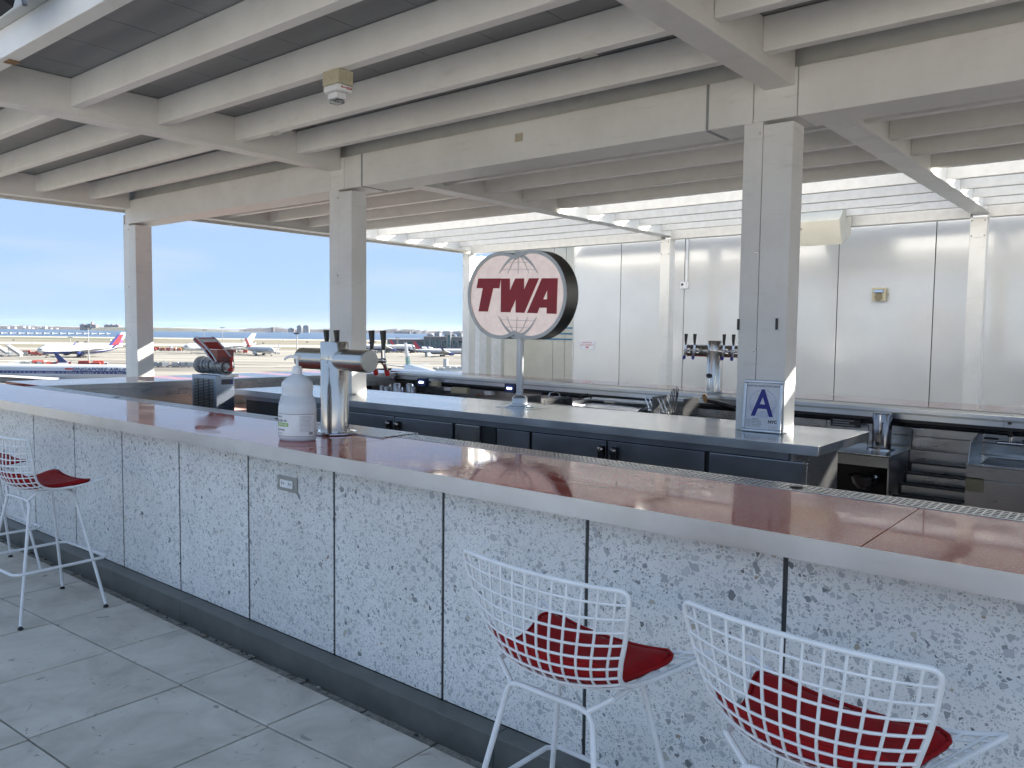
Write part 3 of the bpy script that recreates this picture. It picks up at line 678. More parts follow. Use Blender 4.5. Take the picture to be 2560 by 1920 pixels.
part('face', MB().add(V, [(0, 1 + i, 1 + (i + 1) % n) for i in range(n)]), M['acryl'], sg)
part('back_face', MB().add([(SX, SY + DEP - .005, SZ)] + [(x, SY + DEP - .005, z) for x, z in inn], [(0, 1 + (i + 1) % n, 1 + i) for i in range(n)]), M['acryl'], sg)
def sp(u, v):
    p = atY(1160 + u / 5.927, 600 + v / 5.927, SY); return (p.x, p.z)
def letter(body, poly, hole=None):
    pts = [sp(*q) for q in poly]; mb = MB()
    from mathutils.geometry import tessellate_polygon
    loops = [[Vector((x, z, 0)) for x, z in pts]]
    if hole: loops.append([Vector((*sp(*q), 0)) for q in hole])
    flat = [v for l in loops for v in l]; tris = tessellate_polygon(loops)
    N = len(flat); V = [(v.x, SY + .002, v.y) for v in flat] + [(v.x, SY + .0075, v.y) for v in flat]
    F = [tuple(t) for t in tris]; s_ = 0
    for l in loops:
        k_ = len(l); F += [(s_ + i, s_ + (i + 1) % k_, N + s_ + (i + 1) % k_, N + s_ + i) for i in range(k_)]; s_ += k_
    ob = part('letter', mb.add(V, F), M['signred'], sg, label='red letter ' + body); return ob
letter('T', [(210, 570), (540, 568), (515, 715), (425, 715), (345, 1060), (210, 1058), (275, 715), (182, 712)])
letter('W', [(545, 570), (672, 570), (672, 760), (755, 570), (882, 568), (882, 745), (960, 568), (1103, 566), (885, 1080), (760, 1075), (762, 870), (675, 1072), (540, 1068)])
letter('A', [(1150, 566), (1382, 566), (1363, 1095), (1220, 1090), (1222, 1003), (1108, 1003), (1078, 1085), (930, 1080)], [(1230, 730), (1165, 878), (1228, 878)])
def globe(lines, w=7):
    mb = MB()
    for pts, w0_, w1_ in lines:
        P = [Vector(q) for q in pts]
        sm = []
        for i in range(len(P) - 1):
            a = P[max(i - 1, 0)]; b = P[i]; c = P[i + 1]; d = P[min(i + 2, len(P) - 1)]
            for t in (0, .25, .5, .75): sm.append(.5 * ((2 * b) + (c - a) * t + (2 * a - 5 * b + 4 * c - d) * t * t + (3 * b - a - 3 * c + d) * t ** 3))
        sm.append(P[-1]); N = len(sm)
        for i in range(N - 1):
            t0, t1 = i / (N - 1), (i + 1) / (N - 1); d = (sm[i + 1] - sm[i]).normalized(); nn = Vector((-d.y, d.x))
            wa, wb = w0_ + (w1_ - w0_) * t0, w0_ + (w1_ - w0_) * t1
            q = [sm[i] + nn * wa, sm[i + 1] + nn * wb, sm[i + 1] - nn * wb, sm[i] - nn * wa]
            mb.add([(sp(*v)[0], SY + .003 - .00002 * i, sp(*v)[1]) for v in q], [(0, 1, 2, 3)])
    part('globe_lines', mb, M['signrim'], sg)
globe([([(790, 205), (690, 275), (600, 370), (518, 497)], 30, 4), ([(790, 230), (720, 330), (643, 497)], 8, 4), ([(805, 240), (800, 360), (797, 497)], 5, 4), ([(820, 230), (890, 330), (960, 497)], 8, 4), ([(820, 205), (930, 280), (1020, 380), (1092, 497)], 30, 4),
       ([(655, 332), (800, 328), (965, 332)], 4, 4), ([(560, 438), (800, 432), (1060, 438)], 4, 4), ([(740, 205), (805, 175), (880, 205)], 30, 30)])
globe([([(765, 1425), (680, 1370), (590, 1270), (505, 1125)], 30, 4), ([(765, 1400), (700, 1310), (628, 1130)], 8, 4), ([(770, 1390), (778, 1280), (782, 1130)], 5, 4), ([(790, 1400), (870, 1300), (938, 1140)], 8, 4), ([(790, 1425), (890, 1380), (990, 1280), (1070, 1145)], 30, 4),
       ([(540, 1182), (780, 1188), (1035, 1197)], 4, 4), ([(610, 1288), (770, 1297), (935, 1300)], 4, 4), ([(700, 1420), (770, 1440), (850, 1422)], 28, 28)])
Tp = Matrix.Translation((SX, 4.945, 0))
part('post', MB().lathe([(.028, ZI + .06), (.028, SZ - SR + .05)], 20, Tp), mat_steel('galvanised_pipe', (.5, .52, .54), (1, 1, 3), .38), sg)
part('flange', MB().lathe([(.115, ZI + .003), (.115, ZI + .012), (.10, ZI + .016), (.085, ZI + .018), (.085, ZI + .03), (.062, ZI + .033), (.060, ZI + .075), (.045, ZI + .092), (.029, ZI + .097)], 28, Tp), M['alu'], sg)
part('base_plate', MB().box(SX - .14, SX + .2, 4.82, 5.07, ZI + .0005, ZI + .003), M['steel'], sg)

# beer towers
def tower(name, label, c, side, mt, tips, group):
    t = thing(name, label, 'beer tap', (c[0], c[1], ZB + .003), 0, group)
    X, Y, Z = c; T = Matrix.Translation((X, Y, 0))
    part('base_flange', MB().lathe([(.115, Z + .0), (.115, Z + .007), (.110, Z + .009), (.074, Z + .009)], 36, T), M['chrome'], t)
    [part('bolt', MB().ball((X + .095 * math.cos(a), Y + .095 * math.sin(a), Z + .011), .009, 10, (1, 1, .5)), M['chrome'], t) for a in (.5, 1.6, 2.8, 3.9, 5.0, 6.0)]
    part('column', MB().lathe([(.073, Z + .009), (.073, Z + .385), (.0725, Z + .386)], 44, T), mt, t)
    part('cap_sleeve', MB().lathe([(.0735, Z + .387), (.0735, Z + .475), (.070, Z + .480), (.0001, Z + .480)], 44, T), mt, t)
    sc = MB(); [sc.ball((X + .0735 * math.cos(a), Y + .0735 * math.sin(a), Z + .377), .005, 8) for a in (-2.3, -1.2, -.1, 1.3)]; part('screw', sc, M['chrome'], t)
    za = Z + .385
    for s in (-1, 1):
        a = part('arm', MB().lathe([(.057, .0), (.057, .272)], 36, Matrix.Translation((X, Y, za)) @ Matrix.Rotation(s * PI / 2, 4, 'Y')), mt, t)
        part('arm_cap', MB().lathe([(.0575, .272), (.0575, .277), (.054, .280), (.0001, .281)], 36, Matrix.Translation((X, Y, za)) @ Matrix.Rotation(s * PI / 2, 4, 'Y')), M['plate'], t)
        for k_, dx in enumerate((.145, .235)):
            x = X + s * dx; y0 = Y + side * .057
            tap = part('tap', MB().tube([(x, y0 - side * .01, za), (x, y0 + side * .085, za)], .012, 12).tube([(x, y0 + side * .0, za), (x, y0 + side * .012, za)], .022, 14)
                       .tube([(x, y0 + side * .07, za + .055), (x, y0 + side * .075, za - .015)], [.011, .013], 12).tube([(x, y0 + side * .075, za - .01), (x, y0 + side * .10, za - .06)], [.011, .009], 12).ball((x, y0 + side * .072, za + .0), .018), M['chrome'], t)
            part('tap_handle', MB().tube([(x, y0 + side * .072, za + .055), (x, y0 + side * .074, za + .10), (x, y0 + side * .070, za + .155)], [.009, .013, .017], 12), M['black'], tap)
            if tips: part('spout_cap', MB().tube([(x, y0 + side * .095, za - .05), (x, y0 + side * .105, za - .078)], [.014, .012], 10), M[tips], tap)
    return t
tw = tower('beer_tower', 'large stainless beer tower with two arms on the near bar beside the gel bottle', (-3.41, 2.67, ZB + .005), 1, M['steelt'], 'redp', 'stainless beer towers')
tw2 = tower('beer_tower', 'smaller-looking beer tower on the far counter left of the broad column', (-3.31, 6.98, ZB + .004), -1, M['steelt'], 'tapblue', 'stainless beer towers')
part('badge', MB().lathe([(.0001, .003), (.03, .003), (.034, 0)], 24, facing((-3.33, 6.905, ZB + .16), (-.25, -1, 0)) @ Matrix.Diagonal((1, .65, 1, 1))), M['black'], tw2)

# gel bottle
bc = (-3.345, 2.39)
gb = thing('gel_bottle', 'milky gallon bottle of hand sanitizer with white pump and green banded label', 'bottle', (bc[0], bc[1], ZB), R(28))
T = wm(gb)
prof = [(.088, .0), (.094, .006), (.096, .03), (.097, .145), (.096, .165), (.092, .180), (.082, .205), (.077, .229), (.0775, .245), (.080, .26), (.079, .278), (.076, .286), (.060, .303), (.040, .318), (.026, .326), (.024, .332)]
P2 = []
for (ra, za), (rb, zb) in zip(prof, prof[1:]):
    for k_ in range(3): P2.append((ra + (rb - ra) * k_ / 3, za + (zb - za) * k_ / 3))
P2.append(prof[-1]); P2 = [(.0001, .004)] + P2
mb = MB().lathe(P2, 48, T @ Matrix.Diagonal((1, .72, 1, 1)))
b = part('body', mb, M['bottle'], gb)
part('ribs', (lambda q: [q.tube([T @ Vector((.0935 * math.cos(a) * k1, .0935 * .72 * math.sin(a) * k1, z)) for k1, z in ((1.0, .178), (.925, .198), (.85, .222))], .0016, 5) for a in [PI * 2 * i / 40 for i in range(40)]] and q)(MB()), M['bottle'], gb)
part('collar', MB().lathe([(.024, .330), (.0245, .352), (.021, .356), (.020, .366), (.0001, .367)], 28, T), M['white'], gb)
part('pump', MB().tube([T @ Vector((0, 0, .36)), T @ Vector((0, 0, .408))], .0075, 12).lathe([(.016, .404), (.016, .418), (.012, .421), (.0001, .421)], 20, T)
     .tube([T @ Vector((0, 0, .412)), T @ Vector((-.035, 0, .414)), T @ Vector((-.058, 0, .406)), T @ Vector((-.068, 0, .396))], [.008, .007, .006, .005], 10), M['white'], gb)
def onb(a, z, off=.0006): r = .0972 + off; return T @ Vector((r * math.cos(a), r * .72 * math.sin(a), z))
def wrap(a0, a1, z0, z1, off=.0006, n=18):
    V = []; F = []
    for i in range(n + 1):
        a = a0 + (a1 - a0) * i / n; V += [onb(a, z0, off), onb(a, z1, off)]
    return MB().add(V, [(2 * i, 2 * i + 2, 2 * i + 3, 2 * i + 1) for i in range(n)], True)
A0, A1 = R(182), R(346)
lb = part('paper_label', wrap(A0, A1, .022, .135), M['label'], gb)
part('label_line', wrap(A0, A1, .1325, .1345, .0012), M['ink'], lb); part('label_line', wrap(A0, A1, .0245, .0262, .0012), M['ink'], lb)
part('green_band', wrap(A0 + .02, R(262), .072, .090, .0012), M['green'], lb)
def btext(s, size, a, z, mat, n=1):
    # lay flat text around the bottle
    cu = bpy.data.curves.new('t', 'FONT'); cu.body = s; cu.size = size * 1.15; cu.offset = .00025; cu.align_x = 'CENTER'; cu.resolution_u = 2
    tmp = bpy.data.objects.new('tmp', cu); COL.objects.link(tmp); me = bpy.data.meshes.new_from_object(tmp.evaluated_get(bpy.context.evaluated_depsgraph_get()))
    bpy.data.objects.remove(tmp); me.name = 'lettering'; me.materials.clear(); me.materials.append(mat)
    for v in me.vertices: v.co = onb(a + v.co.x / .088, z + v.co.y, .0018)
    me.transform(wm(gb).inverted()); ob = bpy.data.objects.new('lettering', me); COL.objects.link(ob); ob.parent = gb
btext('ECONO-GEL EA', .0125, R(224), .0955, M['ink']); btext('NATURAL ANTISEPTIC GEL', .0075, R(224), .0785, M['paper'])
btext('HAND SANITIZER', .0085, R(224), .052, M['ink']); btext('FRESH  SCENT', .006, R(226), .036, M['grey']); btext('PROSUPPLY', .0095, R(222), .116, M['ink'])
ln = MB()
for i in range(13):
    z = .122 - .0062 * i; w_ = wrap(R(296), R(296) + R(random.uniform(30, 40)), z, z + .0016, .0014, 6); ln.add(w_.v, w_.f)
w_ = wrap(R(325), R(340), .034, .046, .0014, 6); ln.add(w_.v, w_.f)
part('small_print', ln, M['grey'], lb)

# grade card
fr = thing('grade_card_frame', 'silver framed sanitary grade card leaning on the broad column', 'picture frame', (-1.97, 4.72, ZI))
bl_, br_ = atZ(1837, 1081, ZI), atZ(1941, 1087, ZI)
wf, hf = .243, .318
ctr = (bl_ + br_) / 2; ang = -R(0.5); tilt = R(5)
F = Matrix.Translation((ctr.x + .003, 4.745, ZI + .002)) @ Matrix.Rotation(R(90) - tilt, 4, 'X')   # local x right, y up, z towards the viewer
w2 = wf / 2
part('backing', MB().box(-w2 + .004, w2 - .004, .004, hf - .004, -.006, -.001, F), M['dark'], fr)
part('paper', MB().box(-w2 + .012, w2 - .012, .012, hf - .012, -.0008, .0, F), M['paper'], fr)
for a in (((-w2, 0), (w2, .018)), ((-w2, hf - .018), (w2, hf)), ((-w2, .0185), (-w2 + .018, hf - .0185)), ((w2 - .018, .0185), (w2, hf - .0185))):
    part('frame_rail', MB().box(a[0][0], a[1][0], a[0][1], a[1][1], -.006, .010, F), M['alu'], fr, bevel=.004)
Ft = F @ Matrix.Translation((0, 0, .0012))
text('SANITARY INSPECTION GRADE', .0148, M['ink'], fr, Ft @ Matrix.Translation((0, .277, 0)), ext=.0002)
sl_ = MB(); c0 = Vector((0, .175))
def ring(r_, w_, n=60, z=.0004, dash=1, cut=.0):
    for i in range(n):
        if dash > 1 and i % dash == 0: continue
        a, b = 2 * PI * i / n, 2 * PI * (i + .8 if dash > 1 else i + 1) / n
        sl_.add([F @ Vector((c0.x + rr * math.cos(t_), c0.y + rr * math.sin(t_), z)) for rr, t_ in ((r_, a), (r_, b), (r_ + w_, b), (r_ + w_, a))], [(0, 1, 2, 3)])
ring(.084, .004, 80, dash=2); ring(.080, .0015, 80); ring(.060, .0015, 60)
for i in range(26):
    a = random.uniform(-2.6, .0) if i < 0 else random.uniform(0, 2 * PI); r_ = random.uniform(.02, .052)
    q = Vector((c0.x + r_ * math.cos(a), c0.y + r_ * math.sin(a)))
    pts = [F @ Vector((q.x + .006 * math.cos(b_), q.y + .006 * math.sin(b_), .0004)) for b_ in (a, a + 2, a + 2.3, a + .3)]
    sl_.add(pts, [(0, 1, 2, 3)])
part('seal', sl_, M['paleblue'], fr)
for i, ch in enumerate('SIGILLVM CIVITATIS NOVI EBORACI'):
    a = PI * 1.02 + i * (PI * .96) / 30
    if ch != ' ': text(ch, .015, M['paleblue'], fr, F @ Matrix.Translation((c0.x + .078 * math.cos(a), c0.y + .078 * math.sin(a), .0004)) @ Matrix.Rotation(a + PI / 2, 4, 'Z'), ext=.0001)
text('1625', .016, M['paleblue'], fr, F @ Matrix.Translation((0, .118, .0006)), ext=.0001)
text('A', .232, M['blueink'], fr, F @ Matrix.Translation((0, .100, .0014)), ext=.0004, bold=.0035, sx=.86)
text('NYC', .026, M['ink'], fr, F @ Matrix.Translation((.068, .058, .0006)), ext=.0002, bold=.0012)
ln = MB()
for i in range(6):
    z = .079 - .0095 * i
    ln.box(-.098, .040, z, z + .0006, .0002, .0006, F)
    if i: ln.box(-.098, -.098 + .03 + random.uniform(0, .012), z + .002, z + .0042, .0002, .0006, F)
    ln.box(-.06, -.06 + random.uniform(.03, .07), z + .002, z + .005, .0002, .0006, F)
for i in range(4): ln.box(.045, .097, .042 - .007 * i, .0434 - .007 * i, .0002, .0006, F)
part('form_lines', ln, M['grey'], fr)
# slots on the broad column
for q in ((1846, 811), (1942, 810)):
    p = atY(q[0], q[1], YM - .004)
    solo('cable_slot', MB().box(p.x - .0075, p.x + .0075, YM - .0085, YM - .0035, p.z - .034, p.z + .034), M['black'], 'narrow black slot cover near the %s edge of the broad column face' % ('left' if q[0] < 1900 else 'right'), 'slot cover', 'slot covers on the column')

# ------------------------------------------------------------------ stools
def cat(P, n):
    out = []
    for i in range(len(P) - 1):
        a = P[max(i - 1, 0)]; b = P[i]; c = P[i + 1]; d = P[min(i + 2, len(P) - 1)]
        for k_ in range(n):
            t = k_ / n; out.append(tuple(.5 * ((2 * b[j]) + (c[j] - a[j]) * t + (2 * a[j] - 5 * b[j] + 4 * c[j] - d[j]) * t * t + (3 * b[j] - a[j] - 3 * c[j] + d[j]) * t ** 3) for j in range(len(b))))
    out.append(P[-1]); return out
CEN = [(-.178, .995), (-.182, .92), (-.183, .85), (-.174, .785), (-.142, .726), (-.075, .696), (.025, .690), (.125, .697), (.215, .710)]
EDG = [(.270, -.150, 1.000), (.259, -.138, .935), (.243, -.122, .865), (.222, -.106, .798), (.204, -.075, .742), (.202, -.015, .712), (.222, .07, .710), (.258, .160, .725), (.300, .240, .750)]
NS = 6
CC = cat(CEN, NS); EE = cat(EDG, NS); NV = len(CC)
def shell(u, vi, off=0):
    i = int(min(max(vi, 0), NV - 1.001)); f = vi - i
    c = [CC[i][k_] * (1 - f) + CC[i + 1][k_] * f for k_ in range(2)]; e = [EE[i][k_] * (1 - f) + EE[i + 1][k_] * f for k_ in range(3)]
    w = abs(u) ** 2.4
    return Vector((e[0] * u, c[0] + (e[1] - c[0]) * w, c[1] + (e[2] - c[1]) * w + off))
def make_stool(label, loc, rz, chair=False):
    t = thing('bar_stool', label, 'bar stool', loc, rz, 'white wire bar stools')
    kw = dict(world=False)
    rim = [shell(u, 0) for u in [-.9 + 1.8 * i / 14 for i in range(15)]]
    rc = shell(1, 2)
    right = [shell(1, v) for v in range(3, NV - 1)]
    fr_ = shell(1, NV - 1); 
    frontp = [shell(u, NV - 1) for u in [.96 - 1.92 * i / 14 for i in range(15)]]
    left = [shell(-1, v) for v in range(NV - 2, 2, -1)]
    def corner(a, b, c, n=5): return [a.lerp(b, q).lerp(b.lerp(c, q), q) for q in [i / n for i in range(1, n)]]
    loop = rim + corner(rim[-1], shell(1, 0), right[0]) + right + corner(right[-1], fr_, frontp[0], 4) + frontp + corner(frontp[-1], shell(-1, NV - 1), left[0], 4) + left + corner(left[-1], shell(-1, 0), rim[0])
    part('shell_rim', MB().tube(loop, .0062, 8, closed=True), M['white'], t, **kw)
    wv = MB()
    for u in [-.88 + 1.76 * i / 11 for i in range(12)]:
        wv.tube([shell(u, v, .0) for v in range(0, NV, 2)] , .0036, 6)
    part('long_wires', wv, M['white'], t, **kw)
    wh = MB()
    for v in [3.2 + 3.05 * i for i in range(15)]:
        wh.tube([shell(-1 + 2 * i / 16, v, -.004) for i in range(17)], .0034, 6)
    part('cross_wires', wh, M['white'], t, **kw)
    # cushion
    V = []; F_ = []; nu, nv = 20, 22
    va, vb = 18.0, 46.2
    def outl(s, q):      # s across -1..1, q along 0..1, rounded corners
        vq = va + (vb - va) * q
        k1 = 1 - max(0, (abs(q - .5) - .34) / .16) ** 2 * .22
        return s * (.95 - .09 * q) * k1, vq
    for j in range(nv + 1):
        for i in range(nu + 1):
            s_ = -1 + 2 * i / nu; q = j / nv; u, vq = outl(s_, q); u -= .07
            ed = min(1, (1 - abs(s_)) * 7) ** .5 * min(1, min(q, 1 - q) * 9) ** .5
            V.append(shell(u, vq, .008 + .022 * ed - .0025 * math.exp(-((s_) / .03) ** 2)))
    nb = len(V)
    for j in range(nv + 1):
        for i in range(nu + 1):
            u, vq = outl(-1 + 2 * i / nu, j / nv); u -= .07; V.append(shell(u, vq, .005))
    w_ = nu + 1
    for j in range(nv):
        for i in range(nu):
            a = j * w_ + i; F_.append((a, a + 1, a + w_ + 1, a + w_)); F_.append((nb + a, nb + a + w_, nb + a + w_ + 1, nb + a + 1))
    for i in range(nu): F_.append((i, nb + i, nb + i + 1, i + 1)); a = nv * w_ + i; F_.append((a, a + 1, nb + a + 1, nb + a))
    for j in range(nv): a = j * w_; F_.append((a, a + w_, nb + a + w_, nb + a)); a = j * w_ + nu; F_.append((a, nb + a, nb + a + w_, a + w_))
    part('seat_pad', MB().add(V, F_, True), M['red'], t, **kw)
    shp = lambda t_, o_: shell(t_[0] - .07, t_[1], o_)
    edge = [shp(outl(s_, 0), .014) for s_ in [-1 + 2 * i / 16 for i in range(17)]] + [shp(outl(1, q / 18), .014) for q in range(1, 18)] + [shp(outl(1 - 2 * i / 16, 1), .014) for i in range(17)] + [shp(outl(-1, 1 - q / 18), .014) for q in range(1, 18)]
    part('pad_piping', MB().tube(edge, .0048, 6, closed=True), M['red'], t, **kw)
    # base
    for yt, yb_, nm in ((-.105, -.215, 'rear'), (.135, .235, 'front')):
        zt = .655 if nm == 'rear' else .665
        pts = [(-.262, yb_, .018), (-.142, yt, zt - .03), (-.128, yt + .0, zt - .006), (-.10, yt, zt), (0, yt, zt), (.10, yt, zt), (.128, yt, zt - .006), (.142, yt, zt - .03), (.262, yb_, .018)]
        part('leg_frame', MB().tube(pts, .0085, 10), M['white'], t, **kw)
        for s in (-1, 1):
            part('brace', MB().tube([(s * .128, yt, zt - .002), (s * .188, yt + .02 * (1 if nm == 'rear' else -1), .697 if nm == 'rear' else .706)], .0075, 8), M['white'], t, **kw)
            f_ = part('foot', MB().tube([(s * .2625, yb_, .02), (s * .2635, yb_, .010)], .006, 8).lathe([(.014, 0), (.014, .008), (.009, .012), (.0001, .013)], 14, Matrix.Translation((s * .2635, yb_ - .0, .0))), M['rubber'], t, **kw)
    for s in (-1, 1):
        part('side_rail', MB().tube([(s * .188, -.088, .696), (s * .192, .118, .707)], .0075, 8), M['white'], t, **kw)
    q = [(-.235, -.235), (.235, -.235), (.262, -.205), (.262, .225), (.235, .255), (-.235, .255), (-.262, .225), (-.262, -.205)]
    part('footrest_ring', MB().tube([(x, y, .29 if i < 0 else .29) for i, (x, y) in enumerate(q)], .008, 10, closed=True), M['white'], t, **kw)
    return t
st0 = make_stool('white wire stool nearest the bar centre, its whole back and red pad in view', (-1.215, 1.745, 0), R(-1.5))
def place(loc, rz): return Matrix.Translation(loc) @ Matrix.Rotation(R(rz), 4, 'Z')
dup(st0, place((-.552, 1.755, 0), -4), 'white wire stool cut by the bottom right corner, closest to the viewer')
dup(st0, place((-4.90, 1.765, 0), 3), 'white wire stool at the left with red pad and all but one leg showing')
dup(st0, place((-5.90, 1.80, 0), 0), 'white wire stool at the far left edge, mostly outside the frame')

# ------------------------------------------------------------------ tables and chairs behind the far counter (seen in the wall's reflection)
def make_table(label, loc, rz):
    t = thing('square_table', label, 'table', loc, rz, 'white tables behind the far counter')
    part('table_top', MB().box(-.5, .5, -.5, .5, .70, .74), M['white'], t, world=False, bevel=.015)
    for sx_ in (-1, 1):
        for sy2 in (-1, 1): part('leg', MB().box(sx_ * .455 - .03, sx_ * .455 + .03, sy2 * .455 - .03, sy2 * .455 + .03, 0, .70), M['white'], t, world=False, bevel=.01)
    return t
t1 = make_table('white square table behind the far counter, left one in the wall reflection', (-9.9, 9.4, 0), R(0))
dup(t1, place((-5.0, 9.0, 0), 0), 'white square table behind the far counter, right one in the wall reflection')
def make_chair(label, loc, rz):
    t = thing('wire_chair', label, 'chair', loc, rz, 'white wire chairs at the rear tables')
    src = {c.name.split('.')[0]: c for c in st0.children}
    for nm in ('shell_rim', 'long_wires', 'cross_wires'):
        c = src[nm].copy(); COL.objects.link(c); c.parent = t; c.location = (0, 0, -.27)
    for yt, yb_ in ((-.08, -.2), (.13, .2)): part('leg_frame', MB().tube([(-.24, yb_, 0), (-.15, yt, .44), (.15, yt, .44), (.24, yb_, 0)], .008, 8), M['white'], t, world=False)
    return t
ch = make_chair('white wire chair at the left end of the left rear table', (-10.6, 9.3, 0), R(-90))
for l, lab in (((-9.3, 8.7, 0, 20), 'white wire chair on the bar side of the left rear table'), ((-8.9, 9.6, 0, 90), 'white wire chair right of the left rear table'), ((-5.7, 9.1, 0, -80), 'white wire chair left of the right rear table'), ((-4.2, 8.8, 0, 70), 'white wire chair on the bar side of the right rear table'), ((-3.7, 9.7, 0, 95), 'white wire chair right of the right rear table')):
    dup(ch, place(l[:3], l[3]), lab)

# ------------------------------------------------------------------ equipment under the far counter
ZE = .751
eq = thing('rinser_station', 'stainless rinser stand with open dark base under the far counter', 'counter', (-1.9, 6.3, 0))
part('top', MB().box(-2.3, -1.525, 6.03, 6.62, ZE - .012, ZE), M['steeltop'], eq, bevel=.003)
part('apron', MB().box(-2.3, -1.525, 6.03, 6.04, ZE - .085, ZE - .013), M['steel'], eq)
part('side_panel', MB().box(-1.535, -1.525, 6.045, 6.62, .1, ZE - .013), M['steel'], eq)
part('void', MB().box(-2.3, -1.536, 6.35, 6.6, .0, ZE - .09), M['black'], eq)
part('low_shelf', MB().box(-2.3, -1.536, 6.06, 6.35, .30, .31), M['steel'], eq)
p = atY(2160, 1200, 6.15)
solo('steel_bowl', MB().lathe([(.05, p.z - .06), (.085, p.z - .02), (.10, p.z + .03), (.112, p.z + .034), (.098, p.z + .028), (.08, p.z - .02), (.0001, p.z - .055)], 24, Matrix.Translation((p.x, 6.15, 0))), M['chrome'], 'shiny steel bowl in the dark open base right of the island', 'bowl')
p = atZ(2203, 1122, ZE)
ur = thing('steel_urn', 'tall mirror-finish steel cylinder with side handle standing on the rinser stand', 'urn', (p.x, p.y, ZE))
Tu = Matrix.Translation((p.x, p.y, ZE))
part('base_ring', MB().lathe([(.105, .001), (.105, .008), (.085, .014), (.0001, .014)], 28, Tu), M['chrome'], ur)
part('body', MB().lathe([(.068, .015), (.068, .262), (.064, .272), (.0001, .273)], 32, Tu), mat_steel('smoked_steel', (.26, .26, .28), (40, 40, 1), .16), ur)
part('handle', MB().tube([Tu @ Vector(v) for v in ((.02, -.066, .20), (.022, -.095, .19), (.022, -.095, .12), (.02, -.066, .11))], .007, 8), M['chrome'], ur)
part('knob', MB().ball(Tu @ Vector((-.01, -.07, .045)), .014), M['black'], ur)
bs = thing('bottle_rack', 'stepped stainless bottle rack with black edged rails between rinser and sink', 'rack', (-1.29, 6.3, 0))
for i in range(4):
    y, z = 6.47 - .135 * i, .655 - .062 * i; x0, x1 = -1.50 + 0 * i, -1.055 - .004 * i
    r_ = part('rail', MB().box(x0 + .025, x1 - .01, y, y + .004, z - .052, z), M['steel'], bs)
    part('rail_edge', MB().box(x0, x1, y - .004, y + .01, z + .001, z + .014).box(x0, x0 + .022, y - .003, y + .01, z - .06, z), M['black'], r_)
    part('step', MB().box(x0, x1, y + .015, y + .12, z - .075, z - .07), M['black'], bs)
part('back', MB().box(-1.52, -1.055, 6.585, 6.595, .45, .74), M['steel'], bs)
sk_ = thing('hand_sink', 'stainless hand sink with side guard and black handled wall tap', 'sink', (-.65, 6.35, 0))
sx0, sx1 = -1.046, -.12
part('rim', MB().box(sx0, sx1, 6.04, 6.12, ZE - .01, ZE).box(sx0, sx0 + .06, 6.12, 6.60, ZE - .01, ZE).box(sx1 - .06, sx1, 6.12, 6.60, ZE - .01, ZE).box(sx0 + .06, sx1 - .06, 6.52, 6.60, ZE - .01, ZE), M['steeltop'], sk_, bevel=.002)
part('basin', MB().box(sx0 + .06, sx1 - .06, 6.12, 6.52, ZE - .16, ZE - .155).box(sx0 + .058, sx0 + .062, 6.12, 6.52, ZE - .155, ZE - .011).box(sx1 - .062, sx1 - .058, 6.12, 6.52, ZE - .155, ZE - .011).box(sx0 + .06, sx1 - .06, 6.518, 6.522, ZE - .155, ZE - .011), M['steel'], sk_)
part('apron', MB().box(sx0, sx1, 6.04, 6.052, ZE - .095, ZE - .011), M['steel'], sk_, bevel=.002)
part('front_panel', MB().box(sx0, sx1, 6.046, 6.058, .32, ZE - .099), M['steel'], sk_)
p = atY(2414, 1192, 6.04); q = atY(2458, 1232, 6.04)
part('tan_patch', MB().box(p.x, q.x, 6.040, 6.0455, q.z, p.z), M['brown'], sk_)
part('side_guard', MB().add([(sx0 - .004, 6.12, ZE), (sx0 - .004, 6.60, ZE), (sx0 - .004, 6.60, ZE + .19), (sx0 - .004, 6.16, ZE + .13), (sx0, 6.12, ZE), (sx0, 6.60, ZE), (sx0, 6.60, ZE + .19), (sx0, 6.16, ZE + .13)], [(3, 2, 1, 0), (4, 5, 6, 7), (0, 1, 5, 4), (1, 2, 6, 5), (2, 3, 7, 6), (3, 0, 4, 7)]), M['steel'], sk_)
p = atY(2528, 1108, 6.56)
tp_ = part('tap', MB().tube([(p.x - .08, 6.53, p.z), (p.x + .08, 6.53, p.z)], .014, 10).tube([(p.x, 6.53, p.z), (p.x, 6.53, p.z + .17), (p.x, 6.50, p.z + .19), (p.x, 6.43, p.z + .15)], .011, 10).tube([(p.x - .08, 6.53, p.z), (p.x - .08, 6.58, p.z)], .012, 8).tube([(p.x + .08, 6.53, p.z), (p.x + .08, 6.58, p.z)], .012, 8), M['chrome'], sk_)
part('tap_lever', MB().box(p.x - .16, p.x - .07, 6.505, 6.525, p.z + .02, p.z + .034).box(p.x + .07, p.x + .16, 6.505, 6.525, p.z + .02, p.z + .034), M['black'], tp_, bevel=.004)
part('spout_valve', MB().tube([(p.x, 6.50, p.z + .05), (p.x, 6.49, p.z + .16)], .016, 10), M['black'], tp_)
def fplate(name, label, cat_, a, b, mat, dy=.185, lines=0):
    Y = fy(atY(a[0], a[1], 6.7).x) + dy; p = atY(*a, Y); q = atY(*b, Y)
    t = thing(name, label, cat_, ((p.x + q.x) / 2, Y, q.z)); part('plate', MB().box(p.x, q.x, Y - .006, Y - .001, q.z, p.z), M[mat], t)
    if lines:
        for i in range(lines):
            z = p.z - (p.z - q.z) * (i + .7) / (lines + .5); w_ = (q.x - p.x)
            part('print_line', MB().box(p.x + w_ * .07, p.x + w_ * random.uniform(.55, .9), Y - .0075, Y - .0065, z - (p.z - q.z) * .08, z + (p.z - q.z) * .06), M['grey' if mat == 'black' else 'ink'], t)
    return t
